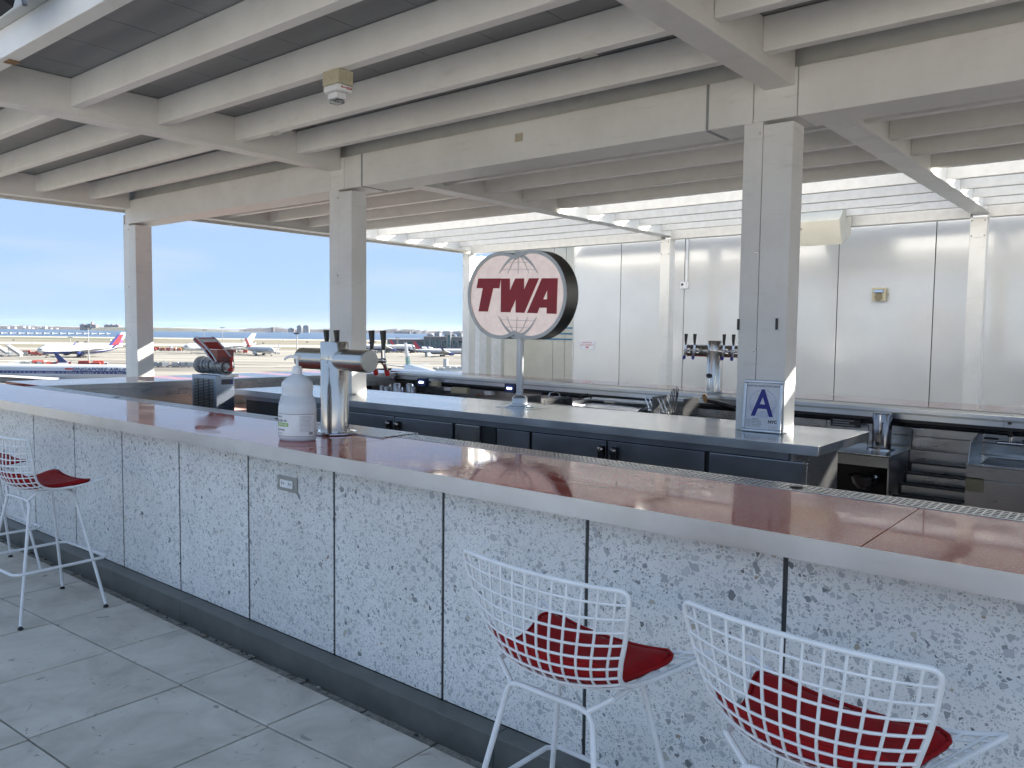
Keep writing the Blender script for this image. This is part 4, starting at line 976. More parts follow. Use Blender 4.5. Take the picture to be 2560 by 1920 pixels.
fplate('maker_sticker', 'white maker sticker above the bottle rack', 'sticker', (2280, 1060), (2311, 1075), 'paper', lines=2)
fplate('maker_sticker', 'white maker sticker left of the sink tap', 'sticker', (2460, 1074), (2498, 1090), 'paper', lines=2)
fplate('maker_sticker', 'small white sticker at the left edge of the black notice', 'sticker', (2070, 1044), (2076, 1056), 'paper')
fplate('notice', 'black notice with three grey lines under the far counter beside the broad column', 'sign', (2078, 1044), (2152, 1070), 'black', dy=.10, lines=3)
fplate('maker_sticker', 'white sticker behind the bottle and urn', 'sticker', (2169, 1051), (2183, 1063), 'paper')
# ice bin, sinks, clear bin behind the island
YQ = 6.35
def P_(x, y, Y=YQ): return atY(x, y, Y)
ib = thing('ice_bin', 'stainless ice bin with sloping lid and chrome handle behind the island', 'ice bin', (P_(1520, 1010).x, 6.4, 0))
a, b, c, d = P_(1432, 1013, 6.15), P_(1590, 1030, 6.15), P_(1620, 1012, 6.55), P_(1470, 1000, 6.55)
part('lid', MB().quadp(a, b, c, d, .012), M['steel'], ib, bevel=.002)
part('box', MB().box(a.x, b.x + .1, 6.13, 6.6, .1, a.z - .06), M['steel'], ib)
h = P_(1523, 1012, 6.3)
part('lid_handle', MB().tube([(h.x - .055, 6.3, h.z - .005), (h.x - .055, 6.3, h.z + .022), (h.x + .055, 6.3, h.z + .022), (h.x + .055, 6.3, h.z - .005)], .006, 8), M['chrome'], ib)
a, b = P_(1483, 993, 6.6), P_(1640, 1000, 6.6)
part('back_shelf', MB().box(a.x, b.x + .12, 6.42, 6.62, a.z - .012, a.z), M['steeltop'], ib); part('back_rise', MB().box(a.x, b.x + .12, 6.56, 6.575, a.z - .08, a.z - .013), M['steel'], ib)
for i, (l, r_, t_) in enumerate(((1312, 1385, 991), (1392, 1462, 997))):
    a, b = P_(l, t_, 6.3), P_(r_, t_, 6.3)
    dsk = thing('sink_bowl', ('left' if i == 0 else 'right') + ' one of the two dark steel sink bowls right of the sign post', 'sink', ((a.x + b.x) / 2, 6.3, a.z - .25), 0, 'sink bowls behind the island')
    part('bowl', MB().box(a.x, b.x, 6.1, 6.105, a.z - .25, a.z - .03).box(a.x, a.x + .006, 6.1, 6.55, a.z - .25, a.z).box(b.x - .006, b.x, 6.1, 6.55, a.z - .25, a.z + .01).box(a.x, b.x, 6.1, 6.55, a.z - .26, a.z - .25), M['steel'], dsk)
    f0 = Vector(((a.x + b.x) / 2 + .1, 6.5, a.z)); part('tap', MB().tube([f0 + Vector(v) for v in ((0, 0, -.1), (0, 0, .03), (-.02, -.03, .05), (-.05, -.09, .04), (-.055, -.11, .0))], .009, 8), M['black' if i else 'chrome'], dsk)
a, b = P_(1652, 991, 6.25), P_(1728, 1040, 6.25)
cb = thing('clear_bin', 'clear plastic bin full of black straws behind the island', 'bin', ((a.x + b.x) / 2, 6.3, b.z))
mb = MB(); mb.box(a.x, b.x, 6.1, 6.104, b.z, a.z).box(a.x, b.x, 6.4, 6.404, b.z, a.z).box(a.x, a.x + .004, 6.105, 6.4, b.z, a.z).box(b.x - .004, b.x, 6.105, 6.4, b.z, a.z)
part('walls', mb, M['cleard'], cb); part('rim', MB().tube([(a.x, 6.1, a.z), (b.x, 6.1, a.z), (b.x, 6.404, a.z), (a.x, 6.404, a.z)], .005, 6, closed=True), M['cleard'], cb)
for i in range(9):
    x = a.x + .12 + random.uniform(-.01, .06); y = 6.2 + random.uniform(-.03, .03)
    solo('straw', MB().tube([(x, y, b.z + .01), (x + random.uniform(-.0, .03), y + .02, a.z + random.uniform(.03, .10))], .004, 6), M['black'], 'black straw standing in the clear bin behind the island', 'straw', 'black straws in the clear bin')
for i in range(6):
    q = P_(1612 + i * 11, 992 + 4 * i % 9, 6.2)
    solo('bar_spoon', MB().tube([(q.x + .05, 6.2, q.z - .11), (q.x, 6.2, q.z)], .005, 6).ball((q.x + .055, 6.2, q.z - .12), .02, 8, (1, .5, 1.3)), M['chrome'], 'steel scoop handle leaning among others between ice bin and clear bin', 'scoop', 'steel scoops beside the clear bin')
q = [P_(*v, 6.5) for v in ((1760, 986), (1764, 1002), (1790, 1006), (1835, 1019))]
dp = thing('drain_pipe', 'black drain pipe with rusty elbow under the far beer tower', 'pipe', (q[0].x, 6.5, q[0].z - .1))
part('elbow', MB().tube(q[:2] + [q[1].lerp(q[2], .2)], .02, 10), M['rust'], dp); part('hose', MB().tube(q[1:], .016, 10), M['black'], dp)
for q, lab in (((1062, 955), 'small blue-white lit display on the dark panel right of the middle column'), ((1282, 970), 'small blue-white lit display left of the sign post base')):
    p = P_(*q, 6.9)
    t = thing('lit_display', lab, 'display', (p.x, 6.9, p.z - .03)); part('case', MB().box(p.x - .07, p.x + .07, 6.84, 6.9, p.z - .05, p.z + .05), plain('navy_case', (.02, .03, .10), .4), t); part('screen', MB().box(p.x - .03, p.x + .03, 6.834, 6.839, p.z - .008, p.z + .008), M['led'], t)
for i, (a, b, mt, nm, lab, ct) in enumerate((((1085, 951), (1103, 966), 'cream', 'control_box', 'small cream control box under the far counter', 'control box'), ((1118, 968), (1133, 977), 'paper', 'maker_sticker', 'white sticker left of the cream tray', 'sticker'),
    ((1134, 967), (1175, 985), 'cream', 'napkin_box', 'cream rectangular box with white front under the far counter', 'box'), ((1218, 977), (1235, 988), 'paper', 'maker_sticker', 'white sticker right of the cream box', 'sticker'),
    ((1392, 990), (1408, 1003), 'paper', 'maker_sticker', 'white sticker behind the right sink bowl', 'sticker'), ((1466, 996), (1482, 1006), 'paper', 'maker_sticker', 'white sticker left of the ice bin', 'sticker'))):
    p, q = P_(*a, 6.85), P_(*b, 6.85); solo(nm, MB().box(p.x, q.x, 6.80, 6.85, q.z, p.z), M[mt], lab, ct, bevel=.003)
p, q = P_(1304, 977, 6.82), P_(1356, 998, 6.82)
solo('plastic_bag', MB().box(p.x, q.x, 6.76, 6.82, q.z, p.z), M['cleard'], 'crumpled clear plastic wrap right of the sign post', 'bag', bevel=.015)
p, q = P_(1192, 985, 6.6), P_(1232, 992, 6.6)
gp = thing('cable_bundle', 'tangle of red and brown cable ends under the far counter', 'cable', ((p.x + q.x) / 2, 6.6, q.z))
mb = MB()
for i in range(8):
    x = random.uniform(p.x, q.x); mb.tube([(x, 6.6, q.z), (x + random.uniform(-.05, .05), 6.57, (p.z + q.z) / 2), (x + random.uniform(-.08, .08), 6.6, p.z)], .005, 4)
part('cables', mb, noisy('copper_cable', (.25, .07, .04), (.35, .16, .12), ns=30), gp)
for i, (px, py, s_) in enumerate(((962, 968, .05), (975, 972, .07), (1000, 966, .08), (1008, 975, .07), (1032, 966, .07), (1040, 972, .05))):
    p = P_(px, py, 6.75); T_ = Matrix.Translation((p.x, 6.7, p.z - s_))
    solo('steel_jug', MB().lathe([(s_ * .6, 0), (s_ * .7, s_ * .1), (s_ * .6, s_ * 1.3), (s_ * .5, s_ * 1.5), (.0001, s_ * 1.45)], 16, T_), M['steeld'], ('leftmost', 'second', 'third', 'fourth', 'fifth', 'rightmost')[i] + ' of six small metal jugs in the dark under the far left corner', 'jug', 'metal jugs under the counter corner')

# ------------------------------------------------------------------ left workbench and slush machine
wb = thing('side_workbench', 'low steel workbench with added board in sunlit pink tone, inside the left end of the bar', 'workbench', (-7.5, 4.3, 0))
part('top', MB().box(-8.08, -6.85, 3.4, 5.25, .73, .75), M['steeltop'], wb, bevel=.003)
part('board', MB().box(-8.0, -6.88, 4.34, 5.2, .7505, .765), M['pink'], wb, bevel=.004)  # added board, its pink colour stands in for the sunlit bench top
part('front', MB().box(-6.9, -6.88, 3.42, 5.2, .0, .729), M['steel'], wb); part('end', MB().box(-8.0, -6.9, 3.42, 3.44, 0, .729), M['dark'], wb)
SXa, SXb, SYa, SYb, SZa, SZb = -7.44, -7.0, 4.09, 4.28, .751, 1.145
sl = thing('slush_machine', 'frozen drink machine with clear barrel, red tap and open red lid', 'drink machine', ((SXa + SXb) / 2, (SYa + SYb) / 2, SZa))
part('body', MB().box(SXa, SXb, SYa, SYb, SZa, SZb), mat_steel('machine_blue_steel', (.40, .46, .55), (1, 1, 20), .32), sl, bevel=.004)
for j in range(4):
    for i in range(24):
        x = SXa + .035 + j * .098; z = SZb - .045 - i * .0145
        part('louvre', MB().box(x, x + .075, SYa - .006, SYa - .0005, z, z + .005), M['steel'], sl)
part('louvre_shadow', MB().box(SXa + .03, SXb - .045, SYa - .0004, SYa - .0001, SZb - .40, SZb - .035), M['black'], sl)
part('control_panel', MB().box(SXb + .0005, SXb + .006, SYa + .055, SYb - .015, SZb - .085, SZb - .035), M['ink'], sl); part('badge', MB().box(SXb + .0005, SXb + .004, SYa + .03, SYa + .09, SZb - .28, SZb - .272), M['black'], sl)
part('switch', MB().box(SXb + .007, SXb + .010, SYb - .045, SYb - .02, SZb - .075, SZb - .055), M['tapblue'], sl)
zc = 1.235; yc = (SYa + SYb) / 2; Tx = Matrix.Translation((0, yc, zc)) @ Matrix.Rotation(PI / 2, 4, 'Y')
def alongx(prof, n=28): return MB().lathe([(r_, x_) for r_, x_ in prof], n, Tx)
part('rear_cap', alongx([(.0001, SXa - .03), (.06, SXa - .028), (.082, SXa - .0), (.086, SXa + .05), (.082, SXa + .07)]), M['grey'], sl)
part('barrel', alongx([(.080, SXa + .072), (.080, SXb - .04), (.083, SXb - .035), (.083, SXb + .03), (.078, SXb + .036), (.0001, SXb + .037)]), M['clear'], sl)
for x_ in (SXa + .15, SXa + .25, SXb - .05): part('barrel_ring', alongx([(.0815, x_), (.084, x_ + .004), (.084, x_ + .014), (.0815, x_ + .018)]), M['cleard'], sl)
part('evaporator', alongx([(.058, SXa + .07), (.058, SXb - .03), (.05, SXb - .02), (.0001, SXb - .02)]), M['steel'], sl)
aug = [(SXa + .08 + .36 * i / 60, yc + .07 * math.cos(i * .62), zc + .07 * math.sin(i * .62)) for i in range(61)]
part('auger', MB().tube(aug, .005, 6), M['white'], sl)
ha, hb_, hc, hd = SXa + .07, SXb + .01, SYa + .01, SYb - .01
part('hopper', MB().face((ha, hc, zc + .05), (hb_, hc, zc + .05), (hb_, hc, zc + .16), (ha, hc, zc + .16)).face((ha, hd, zc + .16), (hb_, hd, zc + .16), (hb_, hd, zc + .05), (ha, hd, zc + .05)).face((hb_, hc, zc + .05), (hb_, hd, zc + .05), (hb_, hd, zc + .16), (hb_, hc, zc + .16)), M['cleard'], sl)
part('hopper_rim', MB().tube([(ha, hc, zc + .16), (hb_, hc, zc + .16), (hb_, hd, zc + .16), (ha, hd, zc + .16)], .004, 6, closed=True), M['white'], sl)
lid = [Vector((SXa + .03, 0, 1.485)), Vector((SXa + .07, 0, 1.505)), Vector((SXa + .12, 0, 1.49)), Vector((SXa + .25, 0, 1.42)), Vector((SXb - .06, 0, 1.335)), Vector((SXb + .0, 0, 1.28)), Vector((SXb - .03, 0, 1.265)), Vector((SXb - .12, 0, 1.31)), Vector((SXa + .2, 0, 1.40)), Vector((SXa + .05, 0, 1.465))]
n = len(lid); V = [v + Vector((0, SYa + .01, 0)) for v in lid] + [v + Vector((0, SYb - .01, 0)) for v in lid]
ld = part('lid', MB().add(V, [tuple(range(n)), tuple(range(2 * n - 1, n - 1, -1))] + [(i, n + i, n + (i + 1) % n, (i + 1) % n) for i in range(n)]), M['redp'], sl, bevel=.004)
part('lid_edge', MB().tube([v + Vector((0, SYa + .008, 0)) for v in lid], .010, 8, closed=True).tube([v + Vector((0, SYb - .008, 0)) for v in lid], .010, 8, closed=True), M['alu'], ld)
def onlid(t0, t1, name, mt, off=.004):
    a = Vector((SXa + .10, 0, 1.50)); b = Vector((SXb - .0, 0, 1.285)); p0_, p1_ = a.lerp(b, t0), a.lerp(b, t1); nn = Vector((.43, 0, .9)) * off
    q = [p0_ + nn + Vector((0, SYa + .012, 0)), p1_ + nn + Vector((0, SYa + .012, 0)), p1_ + nn + Vector((0, SYb - .012, 0)), p0_ + nn + Vector((0, SYb - .012, 0))]
    part(name, MB().quadp(*q, .004), M[mt], ld)
onlid(.02, .30, 'red_badge', 'redp', .010); onlid(.36, .98, 'red_panel', 'redp', .010); onlid(.08, .22, 'badge_print', 'paper', .013)
part('tap_handle', MB().tube([(SXb + .05, yc + .035, zc + .09), (SXb + .055, yc + .035, zc + .04), (SXb + .05, yc + .03, zc - .03)], [.017, .010, .012], 10).ball((SXb + .05, yc + .03, zc - .03), .024, 12, (1, 1.5, .7)), M['redp'], sl)
part('spout_ring', MB().tube([(SXb + .038, yc - .012 + .045 * math.cos(a), zc - .01 + .05 * math.sin(a)) for a in [2 * PI * i / 20 for i in range(20)]], .006, 6, closed=True), M['ink'], sl)
part('drip_tray', MB().box(SXb - .02, SXb + .09, yc - .05, yc + .09, SZb - .012, SZb + .012), M['white'], sl, bevel=.005)
p = atX(652, 970, -7.95)
t = thing('lit_display', 'small blue-white lit display on the left splash panel beside the gel bottle', 'display', (-7.95, p.y, p.z - .04)); part('case', MB().box(-8.0, -7.93, p.y - .06, p.y + .08, p.z - .05, p.z + .05), plain('navy_case', (.02, .03, .10), .4), t); part('screen', MB().box(-7.929, -7.926, p.y - .02, p.y + .04, p.z - .012, p.z + .008), M['led'], t)
q = [atX(x_, y_, -7.9) for x_, y_ in ((680, 958), (681, 975), (672, 992), (655, 1004), (636, 1010))]
solo('white_cable', MB().tube(q, .004, 4), M['white'], 'white cable looping down to the workbench beside the gel bottle', 'cable')
p = atX(764, 962, -7.95)
solo('wall_socket', MB().box(-8.09, -8.07, p.y - .06, p.y + .08, p.z - .05, p.z + .05), M['paper'], 'white socket plate seen between gel bottle and beer tower', 'outlet', bevel=.003)

# ------------------------------------------------------------------ airfield
FH = Vector((-sy, cy, 0)).normalized(); RH = Vector((cy, sy, 0))
def fr2(r, f, z=0): v = RH * r + FH * f; return Vector((v.x, v.y, z))
def gnd(px, py, z=None): return atZ(px, py, G if z is None else z)
def ground_mat(name, stops, sl_=(1 / 140, 1 / 22), ns=1.0, speck=None, rough=.85):
    m, t, b = base(name)
    g = pos(t, (1, 1, 1), rot=(0, 0, -YAW))
    mp = nd(t, 'ShaderNodeMapping'); mp.inputs['Scale'].default_value = (sl_[0], sl_[1], 1); t.links.new(g, mp.inputs[0])
    n = nd(t, 'ShaderNodeTexNoise', Scale=ns, Detail=7, Roughness=.6, Distortion=.4); t.links.new(mp.outputs[0], n.inputs['Vector'])
    r = ramp(t, n.outputs[0], stops); t.links.new(r.outputs[0], b.inputs['Base Color']); setp(b, Roughness=rough, Specular_IOR_Level=.3)
    return m
def strip_sheet(name, r0_, r1_, f0, f1, dz, mat):
    q = [fr2(r0_, f0, G + dz), fr2(r1_, f0, G + dz), fr2(r1_, f1, G + dz), fr2(r0_, f1, G + dz)]
    return struct(name, MB().add(q, [(0, 1, 2, 3)]), mat)
struct('water', MB().add([fr2(-9000, -2500, G - 1.2), fr2(9000, -2500, G - 1.2), fr2(9000, 6200, G - 1.2), fr2(-9000, 6200, G - 1.2)], [(0, 1, 2, 3)]),
       (lambda m: m)(noisy('bay_water', (.015, .04, .085), (.022, .055, .11), scale=(.004, .004, .004), ns=2, rough=.45, rvar=.05, bump=0)))
strip_sheet('ground', -5000, 5000, -2400, 1560, 0, ground_mat('apron_concrete', [(.3, (.10, .092, .080)), (.46, (.155, .145, .125)), (.58, (.19, .18, .155)), (.72, (.25, .235, .205))]))
strip_sheet('outer_runway', -5000, 5000, 1440, 1540, .02, ground_mat('pale_runway', [(.3, (.25, .24, .20)), (.7, (.31, .295, .25))]))
strip_sheet('grass_field', -5000, 5000, 1020, 1400, .02, ground_mat('dry_grass', [(.3, (.09, .078, .05)), (.5, (.13, .115, .08)), (.7, (.18, .165, .125))], sl_=(1 / 400, 1 / 60)))
strip_sheet('green_verge', -5000, -560, 1250, 1330, .04, ground_mat('spring_grass', [(.3, (.035, .065, .025)), (.7, (.07, .09, .04))]))
strip_sheet('inner_runway', -5000, 5000, 880, 960, .02, ground_mat('pale_taxiway', [(.3, (.26, .24, .20)), (.7, (.32, .30, .26))]))
strip_sheet('grass_strip', -5000, 5000, 770, 868, .02, ground_mat('brown_grass', [(.3, (.09, .08, .05)), (.7, (.16, .145, .10))], sl_=(1 / 300, 1 / 30)))
strip_sheet('taxi_lane', -5000, 5000, 690, 715, .02, ground_mat('worn_concrete', [(.35, (.19, .18, .15)), (.65, (.26, .25, .215))]))
# irregular paler and darker patches on the apron
gp = [ground_mat('pale_apron_patch', [(.3, (.23, .22, .19)), (.7, (.28, .27, .235))]), ground_mat('dark_apron_patch', [(.3, (.095, .088, .078)), (.7, (.135, .125, .11))])]
def blob(f, r, L_, w_, dz, mat):
    n = 22; ph = random.uniform(0, 9)
    q = [fr2(r + L_ * math.cos(2 * PI * i / n) * (1 + .18 * math.sin(3 * i + ph)), f + w_ * math.sin(2 * PI * i / n) * (1 + .25 * math.sin(2.3 * i + ph)), G + dz) for i in range(n)]
    struct('apron_patch', MB().add(q, [tuple(range(n))]), mat)
for i in range(30):
    f = random.uniform(180, 640); r = random.uniform(-.64, .02) * f
    blob(f, r, random.uniform(.06, .2) * f, random.uniform(.006, .02) * f, .03 + .005 * i, gp[i % 2])
# far shore
def ridge(name, r0_, r1_, f, hs, mat, n=220, depth=300, rough=1.0, seed=0):
    mb = MB(); V = []
    for i in range(n + 1):
        t = i / n; r = r0_ + (r1_ - r0_) * t
        h = hs(t) * (1 + rough * .35 * noise.noise(Vector((r * .01, seed, 0))) + rough * .3 * noise.noise(Vector((r * .05, seed, 3))))
        V += [fr2(r, f - 40, G - 1.3), fr2(r, f, G + max(1, h) * .8), fr2(r, f + 60, G + max(1, h)), fr2(r, f + depth, G - 1.3)]
    F_ = []
    for i in range(n):
        for k_ in range(3): F_.append((i * 4 + k_, (i + 1) * 4 + k_, (i + 1) * 4 + k_ + 1, i * 4 + k_ + 1))
    return struct(name, mb.add(V, F_), mat)
DF = 4500
pxr = lambda px, D=DF: (px - 1280) / FPX * D
shore_m = ground_mat('far_trees', [(.3, (.05, .042, .04)), (.5, (.08, .07, .065)), (.7, (.12, .105, .095))], sl_=(1 / 40, 1 / 40), ns=3)
marsh_m = ground_mat('marsh', [(.3, (.085, .08, .055)), (.7, (.125, .12, .085))], sl_=(1 / 90, 1 / 20))
ridge('far_shore', pxr(-500), pxr(300), DF, lambda t: 26 - 12 * t, shore_m, seed=1)
ridge('marsh_hill', pxr(290), pxr(700), DF - 250, lambda t: 22 * math.sin(PI * min(1, t * 1.15 + .08)) ** .35 * (1 - .5 * t), marsh_m, rough=.1, seed=4)
ridge('far_shore', pxr(540), pxr(1300), DF + 400, lambda t: 16 + 8 * math.sin(t * 9) ** 2 + 5 * math.sin(t * 23), shore_m, rough=1.5, seed=9)
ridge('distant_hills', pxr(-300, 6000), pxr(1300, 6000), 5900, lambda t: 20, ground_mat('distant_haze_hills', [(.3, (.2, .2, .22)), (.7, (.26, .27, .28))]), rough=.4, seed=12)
# skyline blocks
bm = noisy('tower_brick', (.08, .062, .06), (.11, .085, .08), scale=(.02, .02, .02), ns=3, rough=.8); bm2 = noisy('tower_pale', (.17, .16, .155), (.21, .20, .19), scale=(.02, .02, .02), ns=3, rough=.8)
wm_ = plain('far_window', (.06, .07, .09), .3)
def block(px0, px1, ytop, ybase, D, label, mt, tops=(), wing=0, gname='skyline blocks'):
    a = atD(px0, ytop, D); b = atD(px1, ytop, D); zt = a.z; zb = G - 1
    c = (a + b) / 2; w_ = (b - a).length; dpt = max(14, w_ * .35)
    t = thing('apartment_block', label, 'building', (c.x, c.y, zb), YAW, gname)
    part('body', MB().box(-w_ / 2, w_ / 2, 0, dpt, 0, zt - zb), mt, t, world=False)
    nfl = max(3, int((zt - zb) / 5)); nw = max(3, int(w_ / 9)); wb_ = MB()
    for i in range(nfl):
        for j in range(nw):
            x = -w_ / 2 + w_ * (j + .5) / nw; z = (zt - zb) * (i + .6) / (nfl + .4); wb_.box(x - w_ / nw * .28, x + w_ / nw * .28, -.4, .1, z - 1.1, z + 1.1)
    part('windows', wb_, wm_, t, world=False, kind='stuff')
    for (u0, u1, h) in tops: part('roof_house', MB().box(-w_ / 2 + w_ * u0, -w_ / 2 + w_ * u1, 2, dpt - 2, zt - zb - .01, zt - zb + h * D / FPX), mt, t, world=False)
    return t
block(199, 239, 811, 829, 4300, 'wide brick slab block with a tall chimney on the far shore at left', bm, ((.12, .2, 2), (.48, .56, 2), (.70, .76, 7)))
block(260, 296, 812, 829, 4300, 'wide brick slab block without chimney, right of the chimney block', bm, ((.1, .18, 2), (.45, .55, 2), (.8, .9, 2)))
block(385, 437, 820, 827, 4700, 'low long grey block on the horizon between the left columns', bm, ((.0, .25, 1.5), (.5, .8, 1.5)))
block(742, 753, 814, 835, 4500, 'left one of the twin pale apartment towers behind the mast', bm2, ((.3, .7, 1.5),))
block(758, 772, 814, 835, 4500, 'right, wider one of the twin pale apartment towers', bm2, ((.3, .7, 1.5),))
block(678, 684, 818, 832, 4500, 'small brown block left of the twin towers', bm)
block(720, 735, 821, 832, 4600, 'stepped brown block just left of the twin towers', bm, ((.3, .7, 2),))
block(985, 1025, 829, 838, 4600, 'long flat brown block right of the middle column', bm, ((.0, .5, 1),))
block(1032, 1042, 830, 838, 4600, 'small brown block beside the long flat one', bm, ((.3, .7, 1.5),))
block(1088, 1103, 829, 838, 4500, 'brown block with a roof turret near the right end of the skyline', bm, ((.5, .65, 3),))
block(1107, 1125, 828, 838, 4500, 'pale three-part block second from the right column', bm2, ((.1, .25, 1.2), (.45, .6, 1.2), (.8, .92, 1.2)))
block(1133, 1151, 829, 838, 4500, 'pale three-part block nearest but one to the right column', bm2, ((.1, .25, 1.2), (.45, .6, 1.2), (.8, .92, 1.2)))
block(1161, 1180, 829, 838, 4500, 'pale block half hidden by the rear corner column', bm2, ((.1, .25, 1.2), (.45, .6, 1.2)))
hs_ = plain('pale_house', (.36, .35, .33), .7)

for i, (px, w_) in enumerate(((12, 8), (38, 4), (72, 6), (82, 3), (101, 7), (113, 9), (142, 5), (20, 5), (60, 3), (128, 4))):
    p = atD(px, 823.5 + (i % 3) * .6, 4430); solo('far_house', MB().box(p.x - w_ * 1.3, p.x + w_ * 1.3, p.y - 4, p.y + 8, G + 2, G + 9 + 4 * (i % 3)), hs_, 'pale low house among bare trees on the far left shore', 'house', 'pale houses on the far shore')
# approach light pier
pr = thing('light_pier', 'long low pier with dark approach light posts in the bay', 'pier', fr2(-900, 2300, G - 1.2)); mb = MB()
a, b = atZ(-30, 833.5, G), atZ(276, 835, G); dv = (b - a)
part('deck', MB().tube([a + Vector((0, 0, 1)), b + Vector((0, 0, 1))], 1.0, 6), hs_, pr)
for i in range(15):
    c = a + dv * (i + .5) / 15; part('light_frame', MB().box(c.x - 3.5, c.x + 3.5, c.y - 2, c.y + 2, G - 1, G + 3.2), M['grey'], pr)

# light masts
def mast(px, ytop, ybase, label, k_=1):
    b = gnd(px, ybase); D = (b - CAM).dot(FW); tp = atD(px, ytop, D)
    h = tp.z - G
    t = thing('light_mast', label, 'light mast', b, YAW, 'apron light masts')
    part('pole', MB().tube([(0, 0, 0), (0, 0, h)], [.35 * k_, .18 * k_], 8), M['grey'], t, world=False)
    w_ = 5.5 * D / FPX
    part('crossarm', MB().box(-w_, w_, -.2, .2, h - .3, h - .05), M['grey'], t, world=False)
    for s in (-.9, -.45, .0, .45, .9): part('lamp_head', MB().box(w_ * s - .5 * k_, w_ * s + .5 * k_, -.5, .5, h - .7 * k_, h - .2), M['dark'], t, world=False, bevel=.1)
mast(222, 815, 905, 'grey light mast in front of the blue-tailed airliner at left', 1.0)
mast(557, 818, 872, 'light mast behind the slush machine lid')
mast(512, 824, 866, 'fainter light mast left of the slush machine lid')
mast(743, 831, 935, 'light mast left of the beer tower arm')
mast(176, 842, 866, 'small distant light mast left of the airliner')
mast(994, 844, 876, 'light mast in front of the terminal left part')
mast(1155, 851, 925, 'thick pale light mast near the rear corner column', 1.6)

